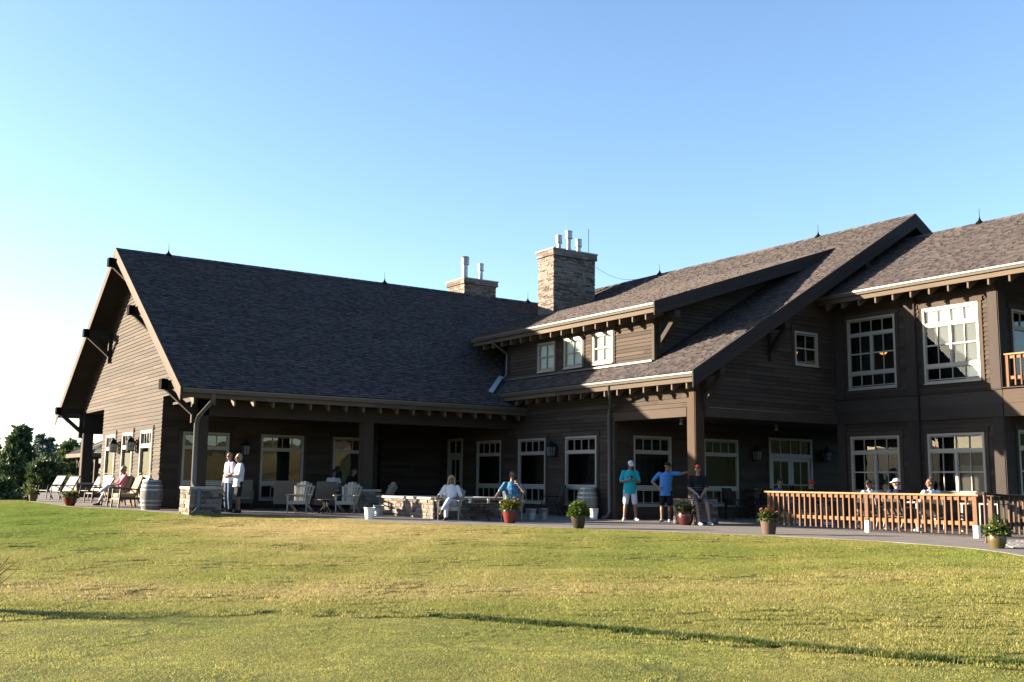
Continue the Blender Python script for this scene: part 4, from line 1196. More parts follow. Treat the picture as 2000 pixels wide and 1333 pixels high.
# ------------------------------------------------------------------ furniture; local frame: sitter faces +x
def adirondack(label):
    r = empty('adirondack_chair', (0, 0, 0), 0, label, 'chair', 'grey adirondack chairs')
    m = MB()
    for i in range(7):
        y = (i-3)*.083; top = 1.0-.018*(i-3)**2*.9
        L0 = Vector((.02, y*.85, .28)); L1 = Vector((-.30, y*1.22, top)); d = L1-L0
        m.beam(L0, L1, .064, .02, (1, 0, .3), w1=.082)
        q = L1; 
    m.beam((-.09, -.28, .55), (-.09, .28, .55), .03, .07); m.beam((-.235, -.27, .86), (-.235, .27, .86), .03, .06)
    m.build('backrest', M['grey_wood'], r)
    m = MB()
    for i in range(5): x = .08+i*.105; m.beam((x, -.27, .30+.02*i), (x, .27, .30+.02*i), .09, .022)
    m.beam((.56, -.29, .34), (.56, .29, .34), .022, .11)
    m.build('seat', M['grey_wood'], r)
    for s in (-1, 1):
        m = MB(); m.hexa([(.52, s*.30-.012, 0), (.59, s*.30-.012, 0), (.59, s*.30+.012, 0), (.52, s*.30+.012, 0), (.47, s*.30-.012, .57), (.60, s*.30-.012, .57), (.60, s*.30+.012, .57), (.47, s*.30+.012, .57)]); m.build('leg', M['grey_wood'], r)
        m = MB(); m.beam((.5, s*.27, .33), (-.36, s*.27, .03), .025, .12, (0, 0, 1)); m.build('leg', M['grey_wood'], r)
        m = MB(); m.prism([(-.16, s*.25, .585), (.05, s*.255, .585), (.5, s*.26, .585), (.66, s*.28, .585), (.68, s*.33, .585), (.6, s*.40, .585), (.45, s*.40, .585), (-.16, s*.33, .585)], (0, 0, -.022)); 
        m.prism([(.48, s*.315, .56), (.59, s*.315, .56), (.56, s*.315, .36)], (0, s*.022, 0)) ; m.prism([(.525, s*.315, .56), (.525, s*.39, .56), (.525, s*.317, .40)], (.03, 0, 0))
        m.build('armrest', M['grey_wood'], r)
    return r
def az(a): return R_(a)
def P3(x, y): return (x, y, gz(y))
ad = adirondack('grey adirondack chair nearest the standing couple, left of the dark side table'); ad.location = P3(13.1, 31.2); ad.rotation_euler.z = az(232)
AG = 'grey adirondack chairs'
dup(ad, P3(14.58, 30.8), az(230), 'grey adirondack chair with sunlight between its slats, in front of the middle pier', AG)
dup(ad, P3(16.35, 31.75), az(178), 'grey adirondack chair turned sideways behind the left end of the stone counter', AG)
bl_ch = dup(ad, P3(15.70, 26.22), az(228), 'grey slatted chair under the blonde woman', AG)
mn_ch = dup(ad, P3(17.5, 25.7), az(232), 'grey slatted chair under the man in the blue shirt', AG)

def sling_chair(label):
    r = empty('lounge_chair', (0, 0, 0), 0, label, 'lounge chair', 'pale sling lounge chairs')
    m = MB()
    m.prism([(.5, -.29, .40), (.05, -.29, .36), (-.02, -.29, .40), (-.36, -.29, 1.0), (-.385, -.29, .99), (-.05, -.29, .37), (.05, -.29, .335), (.5, -.29, .375)], (0, .58, 0), .5); m.build('sling', M['sling'], r)
    for s in (-1, 1):
        m = MB(); y = s*.31
        m.tube([(.52, y, .38), (.05, y, .345), (-.03, y, .38), (-.4, y, 1.02)], .022, 8); m.tube([(.5, y, .38), (.46, y, .6), (.1, y, .63), (-.22, y, .62)], .02, 8); m.build('side_frame', M['black_metal'], r, smooth=50)
        m = MB(); m.beam((.5, y, .4), (.54, y, 0), .04, .04, (1, 0, 0)); m.build('leg', M['black_metal'], r)
        m = MB(); m.beam((0, y, .38), (-.22, y, 0), .04, .04, (1, 0, 0)); m.build('leg', M['black_metal'], r)
    m = MB(); m.tube([(-.4, -.31, 1.02), (-.4, .31, 1.02)], .022, 8); m.build('crossbar', M['black_metal'], r)
    r.scale = (.92, .9, .9)
    return r
sc = sling_chair('pale sling lounge chair farthest left, behind the small olive pot'); sc.location = P3(8.05, 44.0); sc.rotation_euler.z = az(205)
SG = 'pale sling lounge chairs'
dup(sc, P3(8.3, 42.8), az(205), 'bright pale lounge chair second from the left, left of the porch post', SG)
dup(sc, P3(9.55, 43.8), az(205), 'shaded pale lounge chair just right of the porch post', SG)
dup(sc, P3(9.0, 40.2), az(195), 'pale lounge chair seen edge on behind the legs of the man in pink', SG)

def cushion_chair(label):
    r = empty('cushioned_armchair', (0, 0, 0), 0, label, 'armchair', 'tan cushioned armchairs')
    def cushion(name, c, ax, sx, sy, sz, mat):
        m = MB(); R = Matrix.Rotation(ax, 3, 'Y'); n = 6
        P = []
        def sup(u, v):
            cu, su, cv, sv = math.cos(u), math.sin(u), math.cos(v), math.sin(v)
            g = lambda w: math.copysign(abs(w)**.35, w)
            return Vector(c)+R@Vector((sx*g(cv)*g(cu), sy*g(cv)*g(su), sz*g(sv)))
        nu, nv = 24, 10
        for i in range(nv):
            for k in range(nu):
                u0, u1 = 2*PI*k/nu, 2*PI*(k+1)/nu; v0, v1 = -PI/2+PI*i/nv, -PI/2+PI*(i+1)/nv
                m.face([sup(u0, v0), sup(u1, v0), sup(u1, v1), sup(u0, v1)], [(0, 0)]*4, .5)
        m.build(name, M[mat], r, smooth=60)
    cushion('seat', (.2, 0, .40), 0, .32, .27, .075, 'tan_cushion'); cushion('backrest', (-.22, 0, .72), -.38, .075, .27, .34, 'tan_cushion')
    for s in (-1, 1):
        m = MB(); y = s*.31; m.tube([(.48, y, .6), (.3, y, .63), (-.1, y, .6), (-.25, y, .55)], .025, 8); m.build('armrest', M['brown_wood'], r, smooth=60)
        m = MB(); m.beam((.46, y, .6), (.5, y, 0), .04, .05, (1, 0, 0)); m.build('leg', M['brown_wood'], r)
        m = MB(); m.beam((-.2, y, .6), (-.32, y, 0), .04, .05, (1, 0, 0)); m.build('leg', M['brown_wood'], r)
    m = MB(); m.box(-.2, .5, -.3, .3, .26, .33); m.box(-.4, -.33, -.28, .28, .34, .98); m.build('frame', M['brown_wood'], r)
    return r
cc = cushion_chair('tan cushioned armchair standing empty just left of the grey wine barrel'); cc.location = P3(8.98, 35.9); cc.rotation_euler.z = az(188)
dup(cc, P3(8.98, 37.35), az(185), 'cushioned armchair holding the man in the pink shirt', 'tan cushioned armchairs')

def wicker(label):
    r = empty('wicker_armchair', (0, 0, 0), 0, label, 'armchair', 'dark porch armchairs')
    m = MB(); m.box(-.3, .32, -.33, .33, .2, .32, .5); m.build('seat', M['sofa'], r)
    m = MB(); m.hexa([(-.36, -.33, .2), (-.26, -.33, .2), (-.26, .33, .2), (-.36, .33, .2), (-.50, -.31, .98), (-.42, -.31, .98), (-.42, .31, .98), (-.50, .31, .98)], .5); m.build('backrest', M['taupe_cushion'], r)
    for s in (-1, 1):
        m = MB(); m.tube([(.34, s*.34, .3), (.34, s*.35, .6), (-.3, s*.35, .62)], .03, 8); m.build('armrest', M['sofa'], r, smooth=50)
        m = MB(); m.beam((.3, s*.3, .22), (.34, s*.3, 0), .04, .04, (1, 0, 0)); m.build('leg', M['black_metal'], r)
        m = MB(); m.beam((-.3, s*.3, .22), (-.36, s*.3, 0), .04, .04, (1, 0, 0)); m.build('leg', M['black_metal'], r)
    m = MB(); m.beam((.1, 0, .34), (.1, 0, .42), .5, .5, (1, 0, 0), .5); m.build('cushion', M['taupe_cushion'], r)
    return r
wk = wicker('dark armchair with a wide taupe back under the second porch window'); wk.location = P3(13.45, 33.4); wk.rotation_euler.z = az(60); wk.scale = (1, 1.1, 1)
WG = 'dark porch armchairs'
dup(wk, P3(14.37, 32.4), az(80), 'dark armchair seen from behind beside the woman in the white top', WG)
dup(wk, P3(15.4, 33.95), az(250), 'dark armchair under the seated woman in the white top', WG)
dup(wk, P3(16.2, 34.3), az(240), 'dark armchair under the young man in black', WG)
dup(wk, P3(12.2, 34.2), az(250), 'dark low armchair in deep shade behind the standing couple', WG)

def metal_chair(label, fm='black_metal', sm='sofa'):
    r = empty('patio_chair', (0, 0, 0), 0, label, 'chair', 'metal patio chairs')
    m = MB(); m.prism([(.25, -.23, .44), (-.2, -.23, .42), (-.2, .23, .42), (.25, .23, .44)], (0, 0, -.03), .5); m.build('seat', M[sm], r)
    m = MB(); m.hexa([(-.24, -.23, .46), (-.22, -.23, .46), (-.22, .23, .46), (-.24, .23, .46), (-.42, -.22, 1.02), (-.40, -.22, 1.02), (-.40, .22, 1.02), (-.42, .22, 1.02)], .5); m.build('backrest', M[sm], r)
    for s in (-1, 1):
        m = MB(); y = s*.26; m.tube([(.32, y, 0), (.27, y, .45), (.24, y, .64), (.0, y, .66), (-.27, y, .62)], .016, 8); m.build('armrest', M[fm], r, smooth=60)
        m = MB(); m.tube([(-.38, y, 0), (-.2, y, .42), (-.42, y*.94, 1.03)], .016, 8); m.build('leg', M[fm], r, smooth=60)
    return r
mc = metal_chair('empty dark armchair with thin curved arms left of the tan barrel'); mc.location = P3(20.45, 27.75); mc.rotation_euler.z = az(160)
MG = 'metal patio chairs'
dup(mc, P3(26.6, 25.0-.6), az(170), 'dark patio chair with curved legs right of the man sitting on the pier', MG)
dup(mc, P3(25.2, 24.0), az(350), 'dark patio chair drawn up to the table behind the stone pier', MG)
lc = metal_chair('pale framed terrace chair with its back to the railing, below the blue shirted diner', 'cream', 'sofa')
lc.scale = (1, 1, .92)
lc.location = P3(24.2, 21.2); lc.rotation_euler.z = az(20)
for x, y, a, lb in ((24.3, 20.15, 10, 'pale framed terrace chair below the diner in the red cap'), (23.5, 17.6, 20, 'pale terrace chair below the diner in the black and white cap'),
                    (23.3, 16.55, 0, 'pale terrace chair below the diner in the white cap'), (23.3, 15.6, 30, 'pale terrace chair below the bare headed diner'), (25.5, 14.4, 200, 'pale terrace chair behind the darker return railing'), (24.6, 12.6, 100, 'pale terrace chair at the far right behind the olive pot')):
    dup(lc, P3(x, y), az(a), lb, 'pale terrace chairs')
lc['group'] = 'pale terrace chairs'

def table(label, loc, w, d, h, topm, legm, group=None, round_=False):
    r = empty('patio_table', loc, 0, label, 'table', group)
    m = MB()
    if round_: m.lathe([(0, h-.03), (w/2-.01, h-.03), (w/2, h-.02), (w/2, h), (0, h)], 32, tone=.5)
    else:
        n = 6
        for i in range(n): m.box(-w/2, w/2, -d/2+d*i/n+.003, -d/2+d*(i+1)/n-.003, h-.03, h)
    m.build('tabletop', M[topm], r)
    for a in range(4):
        sx, sy = (1, 1, -1, -1)[a], (1, -1, 1, -1)[a]
        m = MB()
        if round_: m.tube([(sx*w*.1, sy*w*.1, h-.03), (sx*w*.08, sy*w*.08, h*.5), (sx*w*.26, sy*w*.26, 0)], .022, 8)
        else: m.beam((sx*(w/2-.06), sy*(d/2-.06), h-.03), (sx*(w/2-.05), sy*(d/2-.05), 0), .05, .05, (1, 0, 0))
        m.build('leg', M[legm], r)
    return r
t = table('dark round side table between the two left adirondack chairs', P3(13.8, 30.9), .62, .62, .44, 'brown_wood', 'black_metal', round_=True)
t = table('brown side table with two drinks between the blonde woman and the man in blue', P3(16.52, 25.9), .94, .6, .50, 'brown_wood', 'brown_wood', round_=True)
t.rotation_euler.z = az(-34)
for k, lb in ((-.34, 'clear plastic cup with a pale drink on the side table near the blonde woman'), (.2, 'clear plastic cup with a pale drink on the side table near the man in blue')):
    d = Vector((math.cos(az(-34)), math.sin(az(-34)), 0))*k
    c = empty('drink_cup', Vector(P3(16.52, 25.9))+d+Vector((0, 0, .50)), 0, lb, 'cup', 'drinks on the side table')
    m = MB(); m.lathe([(0, .004), (.034, .004), (.036, 0), (.046, .15), (.048, .15), (.044, .145), (.034, .008)], 20, tone=.5); m.build('cup_wall', M['drink'], c, smooth=40)
    m = MB(); m.lathe([(0, .02), (.035, .02), (.040, .09), (0, .09)], 16, tone=.5); m.build('drink', M['tan_cushion'], c, smooth=40)
table('dark square table behind the right stone pier', P3(24.3, 24.4), .9, .9, .72, 'brown_wood', 'black_metal')
for y, lb in ((20.6, 'dining table on the terrace between the two left diners'), (17.5, 'dining table on the terrace behind the middle railing post'), (15.2, 'dining table on the terrace at the right end of the sunlit railing')):
    table(lb, P3(25.1, y), .9, 1.1, .73, 'cream', 'cream', 'dining tables on the terrace')
rs = random.Random(11)
for i, (x, y, lb) in enumerate(((24.85, 20.9, 'tiny white cup on the left dining table'), (24.8, 20.3, 'small white cup near the diner in the red cap'), (24.75, 17.75, 'small white cup near the diner in the black and white cap'), (24.75, 17.2, 'small white cup near the diner in the white cap'), (24.8, 14.9, 'small white cup near the right end of the railing'))):
    c = empty('table_cup', (x, y, .73), 0, lb, 'cup', 'white cups on the dining tables'); m = MB(); m.lathe([(0, 0), (.035, 0), (.045, .14), (.04, .14), (.03, .01), (0, .01)], 14, tone=.5); m.build('cup_wall', M['white'], c, smooth=40)

# firewood stack
rs2 = random.Random(5); log0 = None
for row in range(9):
    for k in range(9-row//2):
        loc = (27.0+k*.15+(row % 2)*.07, 25.05, .07+row*.115)
        if log0 is None:
            log0 = empty('split_log', loc, 0, 'split log in the firewood stack left of the glazed double doors', 'log', 'split logs stacked against the porch wall')
            m = MB(); m.tube([(0, -.2, 0), (.012, .2, 0)], [.064, .060], 5, .5); m.build('wood', M['brown_wood'], log0)
        else:
            l = dup(log0, loc, rs2.uniform(-.08, .08)); l.rotation_euler.y = rs2.uniform(0, 6); s = rs2.uniform(.85, 1.1); l.scale = (s, 1, s)

# plain clay pot under the chair
p = empty('clay_pot', P3(15.5, 31.05-.5), 0, 'plain tan clay pot standing behind the adirondack chair by the middle pier', 'clay pot')
m = MB(); m.lathe([(0, .01), (.10, 0), (.16, .2), (.18, .2), (.18, .25), (.15, .25), (.13, .1), (0, .1)], 20, tone=.5); m.build('pot', M['terracotta'], p, smooth=40)

# small pavilion beyond the north porch
pv = empty('garden_pavilion', (17.8, 72.3, -.6), 0, 'small open pavilion with a hipped brown roof beyond the left porch', 'pavilion')
m = MB(); a = 3.3; z0, z1 = 3.3, 4.8
for k in range(4):
    c = [(-a, -a), (a, -a), (a, a), (-a, a)]; p0, p1 = c[k], c[(k+1) % 4]
    n = 20
    for i in range(n):
        t0, t1 = i/n, (i+1)/n; f = lambda q, t, dz=0: (q[0]*(1-t*.9), q[1]*(1-t*.9), z0+(z1-z0)*t+dz)
        m.face([f(p0, t0, .02), f(p1, t0, .02), f(p1, t1), f(p0, t1)], None, rnd(.3, .8))
m.build('roof', M['shingle'], pv)
m = MB()
for s in (-1, 1): m.box(-a, a, s*a-.03, s*a+.03, z0-.25, z0); m.box(s*a-.03, s*a+.03, -a+.04, a-.04, z0-.25, z0)
m.build('fascia', M['fascia'], pv)
for i, j in ((-1, -1), (1, -1), (1, 1), (-1, 1)):
    m = MB(); m.box(i*2.6-.12, i*2.6+.12, j*2.6-.12, j*2.6+.12, -.6, z0-.1); m.beam((i*2.6, j*2.6, 2.2), (i*2.0, j*2.6, 3.0), .12, .12); m.beam((i*2.6, j*2.6, 2.2), (i*2.6, j*2.0, 3.0), .12, .12); m.build('post', M['post'], pv)
# ------------------------------------------------------------------ people; local frame: faces +x, left is +y
def ell_tube(bm, rings, n=16):
    """rings: (centre, e1, e2) with scaled half axes; closed with small caps"""
    vs = []
    for c, e1, e2 in rings: vs.append([bm.verts.new(c+e1*math.cos(2*PI*k/n)+e2*math.sin(2*PI*k/n)) for k in range(n)])
    for i in range(len(vs)-1):
        for k in range(n): bm.faces.new((vs[i][k], vs[i][(k+1) % n], vs[i+1][(k+1) % n], vs[i+1][k]))
    bm.faces.new(list(reversed(vs[0]))); bm.faces.new(vs[-1])
def capsule(bm, p0, p1, r0, r1, fl=1.0, ref=None, n=12, mid=None):
    p0 = Vector(p0); p1 = Vector(p1); a = p1-p0; L = a.length; a.normalize()
    ref = Vector(ref) if ref is not None else (Vector((0, 1, 0)) if abs(a.y) < .9 else Vector((1, 0, 0)))
    e1 = (ref-a*ref.dot(a)).normalized(); e2 = a.cross(e1)
    rings = []
    for t in (-90, -60, -30): r = r0*max(.05, math.cos(R_(t))); rings.append((p0+a*r0*math.sin(R_(t))*.9, e1*r, e2*r*fl))
    if mid:
        for t, k in mid: rings.append((p0+a*L*t, e1*k, e2*k*fl))
    else: rings += [(p0, e1*r0, e2*r0*fl)]
    if not mid: pass
    rings.append((p1, e1*r1, e2*r1*fl))
    for t in (30, 60, 90): r = r1*max(.05, math.cos(R_(t))); rings.append((p1+a*r1*math.sin(R_(t))*.9, e1*r, e2*r*fl))
    ell_tube(bm, rings, n)
def ball(bm, c, rx, ry, rz, rot=None, n=16):
    c = Vector(c); R = rot or Matrix.Identity(3)
    rings = []
    for i in range(1, 12):
        t = -PI/2+PI*i/12
        rings.append((c+R@Vector((0, 0, rz*math.sin(t))), R@Vector((rx*math.cos(t), 0, 0)), R@Vector((0, ry*math.cos(t), 0))))
    ell_tube(bm, rings, n)
def remeshed(name, bm, mat, parent, vox, smooth=4):
    me = bpy.data.meshes.new(name); bmesh.ops.recalc_face_normals(bm, faces=bm.faces); bm.to_mesh(me); bm.free()
    o = bpy.data.objects.new('tmp', me); COL.objects.link(o)
    md = o.modifiers.new('r', 'REMESH'); md.mode = 'VOXEL'; md.voxel_size = vox; md.use_smooth_shade = True
    if smooth: s = o.modifiers.new('s', 'SMOOTH'); s.iterations = smooth; s.factor = .5
    dg = bpy.context.evaluated_depsgraph_get()
    m2 = bpy.data.meshes.new_from_object(o.evaluated_get(dg)); m2.name = name
    bpy.data.objects.remove(o); bpy.data.meshes.remove(me)
    m2.materials.clear(); m2.materials.append(mat)
    m2.polygons.foreach_set('use_smooth', [True]*len(m2.polygons))
    ob = bpy.data.objects.new(name, m2); COL.objects.link(ob); ob.parent = parent
    return ob
def skin_mat(name, c):
    c = tuple(x*.34 for x in c)
    t = NT(name); nz = t.noise(t.tc('Object'), 14, 3)
    col = t.mix(t.math('MULTIPLY', nz, .5), c4(c), c4((c[0]*.86, c[1]*.68, c[2]*.62)))
    return t.fin(t.bsdf(col, .5, 0, .35, **{'Subsurface Weight': .12, 'Subsurface Radius': (.02, .008, .004), 'Subsurface Scale': 1.0}))
M['skin'] = skin_mat('skin_light', (.56, .36, .27)); M['skin_tan'] = skin_mat('skin_tan', (.42, .24, .165)); M['skin_red'] = skin_mat('skin_ruddy', (.52, .29, .215))
def cloth(name, c, rough=.85):
    c = tuple(x*.62 for x in c)
    t = NT(name); nz = t.noise(t.tc('Object'), 7, 3, .6); n2 = t.noise(t.mapv(t.tc('Object'), (9, 9, 3)), 1.4, 2)
    f = t.math('ADD', .86, t.math('MULTIPLY', nz, .28))
    return t.fin(t.bsdf(t.mix(1.0, c4(c), t.n('CombineColor', {0: f, 1: f, 2: f}).outputs[0], 'MULTIPLY'), rough, 0, .2, n2, .55, .03))
M['c_white'] = cloth('white_shirt', (.74, .75, .80)); M['c_lav'] = cloth('lavender_shirt', (.58, .58, .76)); M['c_jeans'] = cloth('blue_jeans', (.06, .10, .17)); M['c_black'] = cloth('black_cloth', (.012, .012, .015))
M['c_pink'] = cloth('pink_shirt', (.66, .27, .32)); M['c_pale'] = cloth('pale_trousers', (.66, .70, .80)); M['c_turq'] = cloth('turquoise_polo', (.018, .42, .53)); M['c_blue'] = cloth('blue_polo', (.07, .24, .60))
M['c_royal'] = cloth('royal_blue_shirt', (.03, .08, .45)); M['c_navy'] = cloth('navy_shirt', (.015, .025, .08)); M['c_grey'] = cloth('grey_shorts', (.10, .105, .13)); M['c_red'] = cloth('red_cap', (.40, .03, .03)); M['c_shoe'] = cloth('grey_shoe', (.50, .55, .60)); M['c_shoew'] = cloth('white_shoe', (.75, .78, .80)); M['c_brown'] = cloth('brown_leather', (.09, .05, .03))
def check_mat():
    t = NT('white_check_shorts'); p = t.mapv(t.tc('Object'), (28, 28, 28)); s = t.n('SeparateXYZ', {0: p})
    g = [t.math('LESS_THAN', t.math('FRACT', o), .16) for o in (s.outputs[1], s.outputs[2])]
    return t.fin(t.bsdf(t.mix(t.math('MULTIPLY', t.math('MAXIMUM', *g), .4), (.42, .44, .50, 1), (.20, .22, .29, 1)), .85, 0, .2))
M['c_check'] = check_mat()
def stripe_mat():
    t = NT('navy_striped_polo'); s = t.n('SeparateXYZ', {0: t.tc('Object')}); z = s.outputs[2]
    f = t.math('FRACT', t.math('MULTIPLY', z, 18.0))
    band = t.math('MULTIPLY', t.math('GREATER_THAN', z, .92), t.math('LESS_THAN', z, 1.06))
    k = t.math('MULTIPLY', t.math('LESS_THAN', f, .22), band)
    return t.fin(t.bsdf(t.mix(k, (.003, .004, .008, 1), (.10, .11, .13, 1)), .8, 0, .2))
M['c_stripe'] = stripe_mat()
def aloha_mat():
    t = NT('blue_print_shirt'); n = t.n('TexVoronoi', {'Vector': t.tc('Object'), 'Scale': 9.0}).outputs['Distance']; nz = t.noise(t.tc('Object'), 12, 3)
    f = t.math('ADD', n, t.math('MULTIPLY', nz, .5))
    return t.fin(t.bsdf(t.ramp(f, [(.35, (.26, .33, .38)), (.5, (.06, .18, .28)), (.75, (.03, .115, .22)), (1, (.02, .08, .16))]), .8, 0, .2))
M['c_aloha'] = aloha_mat()
def hair_mat(n, c):
    c = tuple(x*.42 for x in c) 
    t = NT(n); nz = t.noise(t.mapv(t.tc('Object'), (40, 40, 6)), 1.5, 3)
    return t.fin(t.bsdf(t.mix(nz, c4([x*.55 for x in c]), c4([min(1, x*1.5) for x in c])), .5, 0, .4, nz, .6, .01))
M['h_blonde'] = hair_mat('blonde_hair', (.50, .34, .14)); M['h_grey'] = hair_mat('grey_hair', (.40, .37, .32)); M['h_dark'] = hair_mat('dark_hair', (.03, .02, .015)); M['h_brown'] = hair_mat('brown_hair', (.09, .05, .03))
M['lips'] = pm('lips', (.34, .13, .11), .5); M['eye'] = pm('eye_dark', (.02, .015, .012), .3, spec=.6); M['lens'] = pm('dark_lens', (.008, .008, .01), .1, spec=.7)

def V(*a): return Vector(a)
def hand(bm, wr, d, palm, side, curl=.5, k=1.0):
    """wr wrist, d direction of the fingers, palm normal (the side fingers curl to), side +1 if thumb lies along d x palm"""
    d = Vector(d).normalized(); palm = Vector(palm); palm = (palm-d*palm.dot(d)).normalized(); s = d.cross(palm)*side
    capsule(bm, wr, wr+d*.085*k, .027*k, .036*k, .48, s)
    for i, L in enumerate((.068, .078, .072, .056)):
        b = wr+d*.092*k+s*(.030-.021*i)*k
        a1 = curl*.7+i*.05; d1 = d*math.cos(a1)+palm*math.sin(a1); m = b+d1*L*.55*k
        a2 = curl*1.7+i*.07; d2 = d*math.cos(a2)+palm*math.sin(a2); e = m+d2*L*.5*k
        capsule(bm, b-d*.012*k, m, .0098*k, .009*k, n=8); capsule(bm, m, e, .009*k, .0075*k, n=8)
    t0 = wr+d*.03*k+s*.028*k; t1 = t0+(d*.5+s*.75+palm*.35).normalized()*.042*k; t2 = t1+(d*.8+s*.15+palm*.5).normalized()*.034*k
    capsule(bm, t0, t1, .013*k, .011*k, n=8); capsule(bm, t1, t2, .0105*k, .009*k, n=8)

def STAND():
    return dict(pel=V(0, 0, .95), wai=V(.005, 0, 1.10), che=V(0, 0, 1.30), nek=V(-.01, 0, 1.49), hed=V(.02, 0, 1.66), look=V(1, 0, 0),
                shL=V(-.01, .185, 1.43), shR=V(-.01, -.185, 1.43), elL=V(-.03, .25, 1.14), elR=V(-.03, -.25, 1.14), wrL=V(.05, .25, .89), wrR=V(.05, -.25, .89),
                hdL=V(.1, 0, -1), hdR=V(.1, 0, -1), plL=V(0, -1, 0), plR=V(0, 1, 0), hpL=V(0, .095, .92), hpR=V(0, -.095, .92), knL=V(.03, .11, .50), knR=V(.03, -.11, .50),
                anL=V(-.01, .12, .085), anR=V(-.01, -.12, .085), toL=V(1, .15, 0), toR=V(1, -.15, 0), cuL=.5, cuR=.5)
def SEAT(h=.45):
    return dict(pel=V(0, 0, h+.10), wai=V(-.03, 0, h+.25), che=V(-.07, 0, h+.45), nek=V(-.07, 0, h+.64), hed=V(-.03, 0, h+.81), look=V(1, 0, -.05),
                shL=V(-.08, .185, h+.58), shR=V(-.08, -.185, h+.58), elL=V(.0, .26, h+.32), elR=V(.0, -.26, h+.32), wrL=V(.24, .22, h+.22), wrR=V(.24, -.22, h+.22),
                hdL=V(1, -.2, 0), hdR=V(1, .2, 0), plL=V(0, 0, -1), plR=V(0, 0, -1), hpL=V(.02, .10, h+.08), hpR=V(.02, -.10, h+.08), knL=V(.45, .13, h+.09), knR=V(.45, -.13, h+.09),
                anL=V(.48, .13, .085), anR=V(.48, -.13, .085), toL=V(1, .1, 0), toR=V(1, -.1, 0), cuL=.5, cuR=.5)

